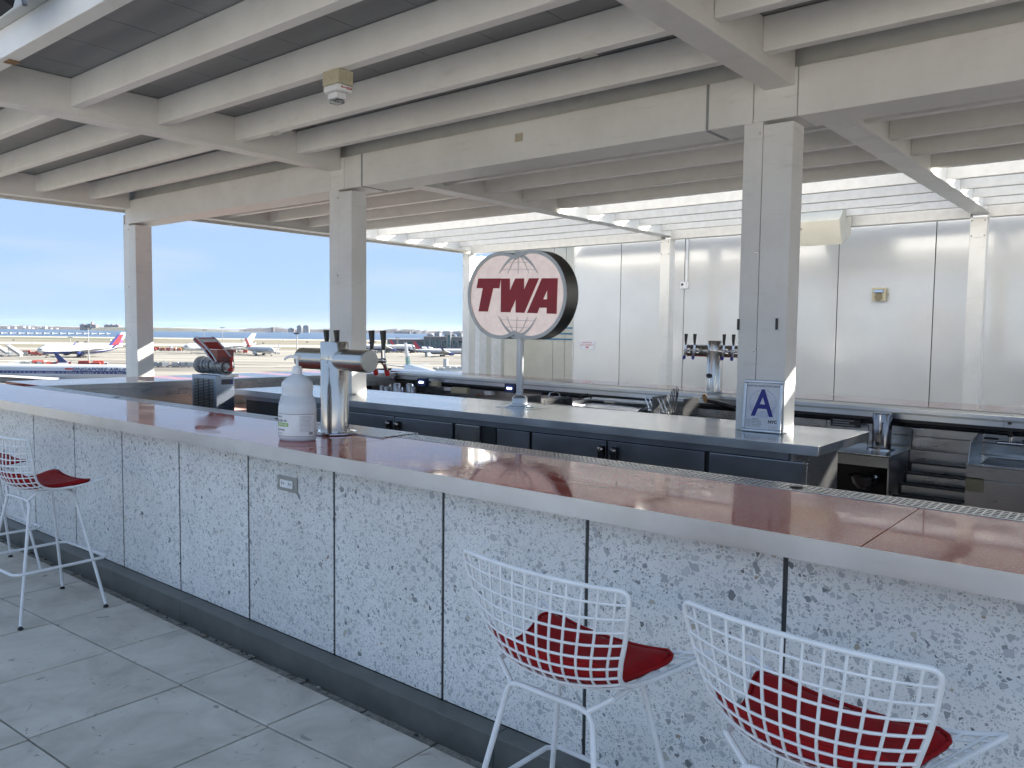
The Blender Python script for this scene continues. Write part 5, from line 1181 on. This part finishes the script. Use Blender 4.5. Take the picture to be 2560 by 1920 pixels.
# airliners
pw = plain('aircraft_white', (.42, .44, .47), .28, coat=.4); navy = plain('aircraft_navy', (.015, .025, .13), .3, coat=.3); pgrey = plain('aircraft_grey', (.26, .27, .29), .35)
dred = plain('tail_red', (.38, .02, .03), .35); lblue = plain('tail_pale_blue', (.35, .42, .60), .35); teal = plain('tail_teal', (.02, .25, .22), .4); purp = plain('tail_purple', (.25, .08, .28), .4)
def airliner(label, p, ang, L_, dia, span, liv):
    t = thing('airliner', label, 'airplane', (p.x, p.y, G), ang)     # local +x = forward, origin under the wing
    zc_ = dia * .5 + dia * .42; k = dict(world=False); R_ = dia / 2; x0 = L_ * .46
    secs = []
    for s in (0, .008, .02, .04, .07, .11, .16, .3, .5, .66, .76, .86, .94, 1.0):
        if s < .12: r = R_ * (max(0, 1 - (1 - s / .12) ** 2.2)) ** .5; dz = -R_ * .16 * (1 - s / .12) ** 1.5
        elif s > .66: q = (s - .66) / .34; r = R_ * (1 - q ** 1.6 * .93); dz = R_ * .72 * q ** 1.6
        else: r = R_; dz = 0
        secs.append((x0 - s * L_, max(r, .02), zc_ + dz))
    n = 28; V = []; F_ = []
    for x, r, z in secs:
        for i in range(n): a = 2 * PI * i / n; V.append((x, r * math.sin(a), z + r * math.cos(a)))
    for i in range(len(secs) - 1):
        for j in range(n): F_.append((i * n + j, i * n + (j + 1) % n, (i + 1) * n + (j + 1) % n, (i + 1) * n + j))
    part('fuselage', MB().add(V, F_, True), pw, t, **k)
    def bandm(z0, z1, off, xa, xb, mt, nm):      # painted band hugging both sides, between heights relative to the axis
        mb = MB(); xs_ = [x for x, r, z in secs if xb <= x <= xa]
        xs_ = sorted(set([xa, xb] + xs_), reverse=True)
        def at(x):
            for (xa_, ra, za), (xb_, rb, zb_) in zip(secs, secs[1:]):
                if xb_ <= x <= xa_: f = (xa_ - x) / max(1e-6, xa_ - xb_); return ra + (rb - ra) * f, za + (zb_ - za) * f
            return secs[-1][1:]
        for s in (-1, 1):
            W_ = []; m_ = 6
            for x in xs_:
                r, z = at(x); r += off
                for i in range(m_ + 1):
                    h = (z0 + (z1 - z0) * i / m_) * r; W_.append((x, s * math.sqrt(max(0, r * r - h * h)), z + h))
            for i in range(len(xs_) - 1):
                for j in range(m_): a = i * (m_ + 1) + j; mb.add([W_[a], W_[a + 1], W_[a + m_ + 2], W_[a + m_ + 1]], [(0, 1, 2, 3)], True)
        return part(nm, mb, mt, t, **k)
    if liv.get('belly'): bandm(-1, -.42, .03, x0 - L_ * .05, x0 - L_ * .93, liv['belly'], 'belly_paint')
    if liv.get('stripe'): bandm(.09, .36, .03, x0 - L_ * .06, x0 - L_ * .86, liv['stripe'], 'window_stripe')
    wn = MB(); nwin = int(L_ * .68 / .62)
    for s in (-1, 1):
        for i in range(nwin):
            if liv.get('stripe') and random.random() < .75 and i % 2: continue
            x = x0 - L_ * .12 - i * .62 * 1.0; rr = R_ + .06; h = .20 * rr
            wn.box(x - .15, x + .15, s * math.sqrt(rr * rr - h * h) - .02, s * math.sqrt(rr * rr - h * h) + .02, zc_ + h - .2, zc_ + h + .2)
    part('cabin_windows', wn, liv.get('win', wm_), t, kind='stuff', **k)
    bandm(.26, .52, .04, x0 - L_ * .017, x0 - L_ * .040, M['black'], 'cockpit_window')
    hs2 = span / 2
    for s in (-1, 1):
        rx = x0 - L_ * .36; cr = L_ * .20; tx = rx - hs2 * .52; ct = L_ * .045; zr, zt = zc_ - R_ * .55, zc_ + hs2 * .06
        P = [(rx, s * R_ * .6, zr), (rx - cr, s * R_ * .6, zr), (tx - ct, s * hs2, zt), (tx, s * hs2, zt)]
        wg = part('wing', MB().add([(x, y, z + .45 * (1 if i in (0, 1) else .3)) for i, (x, y, z) in enumerate(P)] + [(x, y, z - .35 * (1 if i in (0, 1) else .3)) for i, (x, y, z) in enumerate(P)], [(0, 1, 2, 3), (7, 6, 5, 4), (0, 4, 5, 1), (1, 5, 6, 2), (2, 6, 7, 3), (3, 7, 4, 0)]), pgrey, t, **k)
        wl = MB(); tipz = liv.get('tiph', 2.6)
        q = [(tx, s * hs2, zt), (tx - ct, s * hs2, zt), (tx - ct - 2.3, s * (hs2 + .8), zt + tipz), (tx - ct - 1.2, s * (hs2 + .8), zt + tipz)]
        wl.add([(x, y + .08, z) for x, y, z in q] + [(x, y - .08, z) for x, y, z in q], [(0, 1, 2, 3), (7, 6, 5, 4), (0, 4, 5, 1), (1, 5, 6, 2), (2, 6, 7, 3), (3, 7, 4, 0)])
        w3 = part('winglet', wl, liv.get('tip', pw), wg, **k)
        ex = rx + L_ * .015 - hs2 * .33 * .52 + 1.2; ey = s * hs2 * .34; ez = zc_ - R_ * .95; er = dia * .26
        T_ = Matrix.Translation((ex, ey, ez)) @ Matrix.Rotation(-PI / 2, 4, 'Y')
        e = part('engine', MB().lathe([(er * .78, -.0), (er * .95, -.5), (er, -1.4), (er * .95, -2.8), (er * .6, -4.3), (er * .35, -4.9)], 20, T_ @ Matrix.Rotation(PI, 4, 'X') @ Matrix.Diagonal((1, 1, -1, 1))) if 0 else MB().lathe([(er * .35, 0), (er * .6, .7), (er * .95, 2.0), (er, 3.4), (er * .95, 4.4), (er * .80, 4.9)], 20, Matrix.Translation((ex - 3, ey, ez)) @ Matrix.Rotation(PI / 2, 4, 'Y')), liv.get('eng', pw), t, **k)
        part('intake', MB().lathe([(.0001, 4.6), (er * .78, 4.6)], 20, Matrix.Translation((ex - 3, ey, ez)) @ Matrix.Rotation(PI / 2, 4, 'Y')), M['black'], e, **k)
        part('pylon', MB().box(ex - 2.5, ex + .3, ey - .15, ey + .15, ez + er * .7, zc_ - R_ * .35), pgrey, e, **k)
        sx_ = x0 - L_ * .90; sspan = span * .17
        q = [(sx_, s * .5, zc_ + R_ * .45), (sx_ - L_ * .07, s * .3, zc_ + R_ * .5), (sx_ - L_ * .105, s * sspan, zc_ + R_ * .8), (sx_ - L_ * .075, s * sspan, zc_ + R_ * .8)]
        part('tailplane', MB().add([(x, y, z + .14) for x, y, z in q] + [(x, y, z - .14) for x, y, z in q], [(0, 1, 2, 3), (7, 6, 5, 4), (0, 4, 5, 1), (1, 5, 6, 2), (2, 6, 7, 3), (3, 7, 4, 0)]), pgrey, t, **k)
        gx = x0 - L_ * .50; mb = MB()
        for dx in (-.7, .7):
            for dy in (-.35, .35): mb.lathe([(.55, -.2), (.62, -.1), (.62, .1), (.55, .2)], 14, Matrix.Translation((gx + dx, s * R_ * 1.35 + dy, .62)) @ Matrix.Rotation(PI / 2, 4, 'X'))
        g_ = part('main_gear', MB().tube([(gx, s * R_ * 1.3, .6), (gx, s * R_ * 1.2, zc_ - R_ * .4)], .25, 8), pgrey, t, **k); part('wheels', mb, M['rubber'], g_, **k)
    gx = x0 - L_ * .10; g_ = part('nose_gear', MB().tube([(gx, 0, .5), (gx, 0, zc_ - R_ * .8)], .16, 8), pgrey, t, **k)
    part('wheels', MB().lathe([(.42, -.45), (.45, -.2), (.45, .2), (.42, .45)], 14, Matrix.Translation((gx, 0, .45)) @ Matrix.Rotation(PI / 2, 4, 'X')), M['rubber'], g_, **k)
    fh = liv.get('finh', dia * 1.55); fx = x0 - L_ * .80; zb_ = zc_ + R_ * .55
    def fin(pts, mt, nm, th, par): 
        return part(nm, MB().add([(x, th, z) for x, z in pts] + [(x, -th, z) for x, z in pts], [tuple(range(len(pts))), tuple(range(2 * len(pts) - 1, len(pts) - 1, -1))] + [(i, (i + 1) % len(pts), len(pts) + (i + 1) % len(pts), len(pts) + i) for i in range(len(pts))]), mt, par, **k)
    A_, B_, C_, D_ = (fx, zb_), (fx - fh * .95, zb_ + fh), (fx - fh * 1.42, zb_ + fh), (fx - L_ * .135, zb_ + .2)
    f_ = fin([A_, B_, C_, D_], liv.get('fin', pw), 'tail_fin', .22, t)
    if liv.get('fin2'):
        lp = lambda a, b, q: (a[0] + (b[0] - a[0]) * q, a[1] + (b[1] - a[1]) * q)
        if liv.get('finmode') == 'rear': fin([lp(A_, D_, .35), lp(B_, C_, .35), C_, D_], liv['fin2'], 'tail_panel', .26, f_)
        elif liv.get('finmode') == 'low': fin([A_, lp(A_, B_, .45), lp(D_, C_, .35), D_], liv['fin2'], 'tail_panel', .26, f_)
        else: fin([lp(A_, B_, .45), lp(A_, B_, .62), lp(D_, C_, .62), lp(D_, C_, .45)], liv['fin2'], 'tail_panel', .26, f_)
    if liv.get('text'):
        s_, size, xt, zt_ = liv['text']
        for sd in (-1,):
            cu = bpy.data.curves.new('t', 'FONT'); cu.body = s_; cu.size = size; cu.offset = .015; tmp = bpy.data.objects.new('tmp', cu); COL.objects.link(tmp)
            me = bpy.data.meshes.new_from_object(tmp.evaluated_get(bpy.context.evaluated_depsgraph_get())); bpy.data.objects.remove(tmp); me.materials.clear(); me.materials.append(navy)
            for v in me.vertices:
                h = zt_ + v.co.y; v.co = (x0 - xt + v.co.x * 1.32, -math.sqrt(max(0, (R_ + .16) ** 2 - h * h)), zc_ + h)
            ob = bpy.data.objects.new('lettering', me); COL.objects.link(ob); ob.parent = t
        q = liv['flag']; part('red_mark', MB().box(x0 - q - .0, x0 - q + 2.3, -math.sqrt((R_ + .05) ** 2 - (zt_ + .6) ** 2) - .10, -math.sqrt((R_ + .05) ** 2 - (zt_ + .6) ** 2) - .0, zc_ + zt_ + .35, zc_ + zt_ + .85), dred, t, **k)
    return t
def lright(px): return YAW - math.atan((px - 1280) / FPX)
DL = dict(belly=navy, fin=navy, fin2=dred, finmode='rear', eng=navy, tip=navy)
# near one: nose at px 382
D0 = 246; nose = atD(383, 945, D0); a0 = YAW + R(3.0); L0 = 66.8
p = Vector((nose.x, nose.y, 0)) - Vector((math.cos(a0), math.sin(a0), 0)) * (L0 * .46)
airliner('nearest white airliner with navy stripe and dark blue lettering, nose behind left column', p, a0, L0, 5.95, 64, dict(stripe=navy, tip=navy, tiph=3.6, win=M['grey'], text=('SINGAPORE AIRLINES', 1.45, 22.7, 1.1), flag=24.9, eng=navy))
def putp(label, px, py, th, L_, dia, span, liv): p = gnd(px, py); return airliner(label, p, lright(px) + R(th), L_, dia, span, liv)
putp('white and navy airliner with red and blue tail, facing left beside red trucks', 196, 893, 180 + 27, 55, 5.4, 50, DL)
putp('airliner with pale blue and purple flowered tail hidden behind the red and blue tailed one', 205, 884, 180 + 24, 60, 5.4, 58, dict(fin=lblue, fin2=purp, finmode='low', finh=9.5, tiph=1))
putp('all white airliner with pale blue striped tail facing left behind the slush machine', 545, 884, 180 + 28, 60, 5.8, 60, dict(fin=pw, fin2=lblue, eng=pw, finh=9, tiph=.6))
putp('white airliner seen nose on with a bright red tail right of the slush machine', 652, 888, -62, 44, 4.4, 38, dict(fin=plain('tail_scarlet', (.55, .06, .05), .35), eng=pw))
putp('airliner with dark tail half hidden behind the middle column and tap handles', 968, 882, 14, 58, 5.2, 48, dict(DL, fin2=None))
putp('small airliner with narrow red tail in the row before the terminal', 1035, 882, 20, 40, 3.8, 36, dict(DL, finh=6.5))
putp('airliner with large red and blue tail, nose near the rear corner column', 1112, 891, 16, 48, 4.2, 40, DL)
putp('nearest airliner on the right, seen from behind with green and red striped tail', 1049, 975, -80, 58, 5.6, 52, dict(fin=pw, fin2=teal, finmode='low', finh=8.6))

# terminal
tm = thing('terminal', 'low grey terminal with teal glass bands behind the parked airliners', 'building', gnd(1100, 873), YAW)
Dt = 900; a = atD(955, 843, Dt); b = atD(1420, 843, Dt)
f0 = (a - CAM).dot(FH); r0_, r1_ = (a - CAM).dot(RH), (b - CAM).dot(RH)
def tbox(ra, rb, fa, fb, z0, z1, mt, nm): 
    q = [fr2(ra, fa), fr2(rb, fa), fr2(rb, fb), fr2(ra, fb)]
    return part(nm, MB().add([(v.x, v.y, z0) for v in q] + [(v.x, v.y, z1) for v in q], [(3, 2, 1, 0), (4, 5, 6, 7), (0, 1, 5, 4), (1, 2, 6, 5), (2, 3, 7, 6), (3, 0, 4, 7)]), mt, tm)
tg = plain('terminal_grey', (.15, .16, .18), .6); tglass = plain('teal_glass', (.02, .09, .11), .15); tpale = plain('terminal_pale', (.28, .29, .31), .5)
rr = lambda px: pxr(px, Dt)
tbox(rr(1058), r1_, f0, f0 + 60, G, G + 12.5, tg, 'hall'); tbox(rr(1058), r1_, f0 - 3, f0 + 62, G + 12.51, G + 13.4, tpale, 'roof_edge')
tbox(rr(960), rr(1056), f0 + 20, f0 + 60, G, G + 9, tg, 'wing'); tbox(rr(950), rr(1056), f0 + 17, f0 + 60, G + 9.01, G + 9.7, tpale, 'roof_edge')
for i, px in enumerate(range(1062, 1200, 14)):
    w_ = tbox(rr(px), rr(px + 11), f0 - .6, f0 - .05, G + 3.2, G + 8.6, tglass, 'window_bay'); tbox(rr(px + 11.6), rr(px + 12.8), f0 - 2.5, f0 - .05, G, G + 9.5, tpale, 'pier')
for px in range(1012, 1056, 11): tbox(rr(px), rr(px + 9), f0 + 19.4, f0 + 19.95, G + 2.6, G + 6.6, tglass, 'window_bay')
for px in (1064, 1084, 1108, 1124, 1140): tbox(rr(px), rr(px + random.choice((8, 12))), f0 + 8, f0 + 30, G + 13.41, G + 13.4 + random.uniform(2, 4.5), tg if px % 8 else tpale, 'roof_unit')
tw_ = tbox(rr(1117), rr(1127), f0 - 8, f0 - 2, G, G + 17, tpale, 'lift_tower'); tbox(rr(1119), rr(1125), f0 - 8.5, f0 - 8.05, G + 2, G + 15, tglass, 'tower_glass')
# jet bridge and pole box near the right airliner
jb = thing('jet_bridge', 'white boarding bridge just above the far counter at right', 'jet bridge', gnd(1130, 935))
a, b = atD(1085, 931, 300), atD(1195, 924, 285); part('tunnel', MB().tube([a, b], 1.5, 4), pw, jb); part('support', MB().tube([Vector((a.x, a.y, G)), a], .4, 8), pgrey, jb)
for i in range(7):
    c = a.lerp(b, (i + .5) / 7); part('cab', MB().box(c.x - 1.2, c.x + 1.2, c.y - 1, c.y + 1, c.z + .9, c.z + random.uniform(1.4, 2.1)), pgrey, jb)
p = gnd(1114, 928); D_ = (p - CAM).dot(FW); tp = atD(1114, 897, D_)
ps = thing('sign_post', 'upright white marker box on the apron right of the near tail', 'post', p); part('panel', MB().box(p.x - 1.2, p.x + 1.2, p.y - .5, p.y + .5, G + 1.0, tp.z), pw, ps); part('stand', MB().tube([p, p + Vector((0, 0, 1.2))], .3, 8), pgrey, ps)

# ground vehicles and containers
cr = plain('container_red', (.34, .05, .035), .5); cy_ = plain('container_yellow', (.34, .25, .06), .5); cw = plain('container_white', (.38, .39, .40), .5); cg = plain('container_grey', (.24, .26, .27), .5); co_ = plain('container_orange', (.38, .12, .05), .5)
def make_cart(label, mt, kind_):
    t = thing('baggage_container' if kind_ == 'box' else 'ground_vehicle', label, 'container' if kind_ == 'box' else 'vehicle', (0, 0, G), 0)
    k = dict(world=False)
    if kind_ == 'box':
        part('shell', MB().add([(-1.6, -1, .75), (1.6, -1, .75), (1.6, 1, .75), (-1.6, 1, .75), (-1.6, -1, 2.1), (1.6, -1, 2.1), (1.2, -1, 2.7), (-1.6, -1, 2.7), (-1.6, 1, 2.1), (1.6, 1, 2.1), (1.2, 1, 2.7), (-1.6, 1, 2.7)], [(3, 2, 1, 0), (0, 1, 5, 6, 7, 4), (2, 3, 8, 11, 10, 9), (7, 6, 10, 11), (1, 2, 9, 5), (5, 9, 10, 6), (3, 0, 4, 7, 11, 8)]), mt, t, **k)
        part('dolly', MB().box(-1.8, 1.8, -1.05, 1.05, .5, .72), M['grey'], t, **k)
        w_ = MB()
        for x in (-1.3, 1.3):
            for y in (-.8, .8): w_.lathe([(.25, -.1), (.25, .1)], 10, Matrix.Translation((x, y, .25)) @ Matrix.Rotation(PI / 2, 4, 'X'))
        part('wheels', w_, M['rubber'], t, **k)
    elif kind_ == 'truck':
        part('box_body', MB().box(-3.2, 1.4, -1.2, 1.2, 1.0, 3.3), mt, t, bevel=.08, **k); part('cab', MB().box(1.5, 3.2, -1.15, 1.15, .7, 2.4), cw if mt is not cw else cr, t, bevel=.12, **k)
        part('windscreen', MB().box(3.201, 3.23, -1, 1, 1.5, 2.2).box(2.0, 2.9, -1.18, -1.151, 1.5, 2.2).box(2.0, 2.9, 1.151, 1.18, 1.5, 2.2), M['black'], t, **k); part('chassis', MB().box(-3.1, 3.1, -1.0, 1.0, .55, .98), M['dark'], t, **k)
        w_ = MB()
        for x in (-2.0, 2.2):
            for y in (-1.0, 1.0): w_.lathe([(.48, -.16), (.48, .16)], 12, Matrix.Translation((x, y, .48)) @ Matrix.Rotation(PI / 2, 4, 'X'))
        part('wheels', w_, M['rubber'], t, **k)
    elif kind_ == 'loader':     # belt loader: slanted belt on a low body
        part('body', MB().box(-3, 2.2, -1, 1, .5, 1.3), mt, t, bevel=.06, **k); part('belt', MB().add([(-3.6, -.5, 1.3), (-3.6, .5, 1.3), (3.8, .5, 3.3), (3.8, -.5, 3.3), (-3.6, -.5, 1.1), (-3.6, .5, 1.1), (3.8, .5, 3.1), (3.8, -.5, 3.1)], [(3, 2, 1, 0), (4, 5, 6, 7), (0, 1, 5, 4), (1, 2, 6, 5), (2, 3, 7, 6), (3, 0, 4, 7)]), M['grey'], t, **k)
        w_ = MB()
        for x in (-2.0, 1.6):
            for y in (-.9, .9): w_.lathe([(.4, -.14), (.4, .14)], 10, Matrix.Translation((x, y, .4)) @ Matrix.Rotation(PI / 2, 4, 'X'))
        part('wheels', w_, M['rubber'], t, **k)
    else:                        # passenger stairs
        part('ramp', MB().add([(-4, -1.2, .8), (-4, 1.2, .8), (4, 1.2, 6.0), (4, -1.2, 6.0), (-3.4, -1.2, .4), (-3.4, 1.2, .4), (4, 1.2, 5.2), (4, -1.2, 5.2)], [(3, 2, 1, 0), (4, 5, 6, 7), (0, 1, 5, 4), (1, 2, 6, 5), (2, 3, 7, 6), (3, 0, 4, 7)]), mt, t, **k)
        part('rails', MB().tube([(-4, -1.2, 1.9), (4, -1.2, 7.1), (5, -1.2, 7.1)], .8, 4).tube([(-4, 1.2, 1.9), (4, 1.2, 7.1), (5, 1.2, 7.1)], .8, 4), cw, t, **k); part('frame', MB().tube([(3.6, 1, 5.2), (3.6, 1, .5)], .15, 6).tube([(3.6, -1, 5.2), (3.6, -1, .5)], .15, 6).box(-3.8, 3.8, -1.2, 1.2, .4, .8), M['grey'], t, **k)
    return t
protos = {}
def cart(kind_, mt, nm, px, py, rot, label, group):
    p = gnd(px, py); mtx = Matrix.Translation((p.x, p.y, G)) @ Matrix.Rotation(lright(px) + R(rot), 4, 'Z')
    if (kind_, nm) not in protos:
        t = make_cart(label, mt, kind_); protos[(kind_, nm)] = t; t.matrix_world = mtx; t['label'] = label; t['group'] = group
    else: dup(protos[(kind_, nm)], mtx, label, group)
cols = dict(red=cr, white=cw, grey=cg, yellow=cy_, orange=co_)
def row(x0, x1, py, seq, where, step=8):
    x = x0; i = 0
    while x < x1:
        c, kd = seq[i % len(seq)]; i += 1
        nmk = {'box': 'baggage container on a dolly', 'truck': 'box truck', 'loader': 'belt loader', 'stairs': 'mobile stairs'}[kd]
        cart(kd, cols[c], c, x, py + random.uniform(-1.0, 1.0), random.choice((0, 6, 178, -8, 90)) if kd != 'stairs' else 150, '%s %s %s' % (c, nmk, where), '%s %s %s' % (c, {'box': 'baggage containers', 'truck': 'box trucks', 'loader': 'belt loaders', 'stairs': 'mobile stairs'}[kd], where))
        x += step * random.uniform(.75, 1.25) * (1.5 if kd == 'truck' else 1)
row(62, 122, 889, [('grey', 'box'), ('red', 'truck'), ('red', 'box'), ('red', 'truck'), ('red', 'truck')], 'left of the airliner nose', 9)
row(-4, 46, 891, [('grey', 'loader'), ('white', 'stairs'), ('grey', 'loader'), ('grey', 'box'), ('white', 'stairs')], 'at the left edge of the apron', 10)
row(30, 100, 918, [('white', 'box'), ('grey', 'loader'), ('white', 'box'), ('grey', 'box')], 'behind the near airliner, left part', 10)
row(100, 190, 918, [('red', 'truck'), ('grey', 'loader'), ('red', 'box'), ('yellow', 'loader'), ('white', 'box')], 'behind the near airliner, middle part', 10)
row(205, 258, 919, [('red', 'box'), ('red', 'truck'), ('orange', 'box')], 'behind the near airliner beside the left column', 10)
row(385, 425, 877, [('red', 'box'), ('red', 'truck'), ('orange', 'box'), ('white', 'box')], 'right of the left column, first half of the row', 8)
row(428, 476, 877, [('white', 'truck'), ('yellow', 'loader'), ('orange', 'box'), ('yellow', 'box')], 'right of the left column, second half of the row', 8)
row(388, 486, 918, [('white', 'box'), ('grey', 'box'), ('white', 'box'), ('grey', 'loader'), ('white', 'box'), ('grey', 'box')], 'on the apron left of the slush machine', 11)
row(575, 622, 883, [('orange', 'loader'), ('red', 'box'), ('yellow', 'loader')], 'under the white airliner tail', 9)
row(668, 706, 886, [('grey', 'loader'), ('white', 'box'), ('grey', 'box')], 'in front of the red tailed airliner', 9)
row(930, 1062, 881, [('grey', 'box'), ('grey', 'loader'), ('white', 'box'), ('grey', 'truck')], 'along the terminal airliners', 9)
cart('truck', cg, 'grey', 1071, 893, 60, 'grey box truck alone before the row of airliners by the terminal', 'grey box trucks alone')
cart('truck', cw, 'white', 1158, 894, 100, 'white box truck below the nose of the airliner by the rear corner column', 'white box trucks alone')
# marker boards on the field
for i in range(22):
    px = random.uniform(-20, 1150); py = random.choice((851, 856, 859, 868, 870)); p = gnd(px, py)
    solo('field_marker', MB().box(p.x - 2.2, p.x + 2.2, p.y - .6, p.y + .6, G, G + 1.3), M['dark' if i % 3 else 'white'], 'small low marker board in the grass between the runways', 'marker board', 'marker boards between the runways')

# ------------------------------------------------------------------ air
hm = bpy.data.materials.new('air'); hm.use_nodes = True; ht = hm.node_tree; ht.nodes.clear()
pv = ht.nodes.new('ShaderNodeVolumePrincipled'); pv.inputs['Color'].default_value = (.50, .62, .80, 1); pv.inputs['Density'].default_value = 3.0e-5; pv.inputs['Anisotropy'].default_value = .2
oo = ht.nodes.new('ShaderNodeOutputMaterial'); ht.links.new(pv.outputs[0], oo.inputs['Volume'])
hz = mkobj('haze', MB().box(-9800, 9800, -9800, 9800, G - 3, 62), hm); props(hz, kind='stuff')
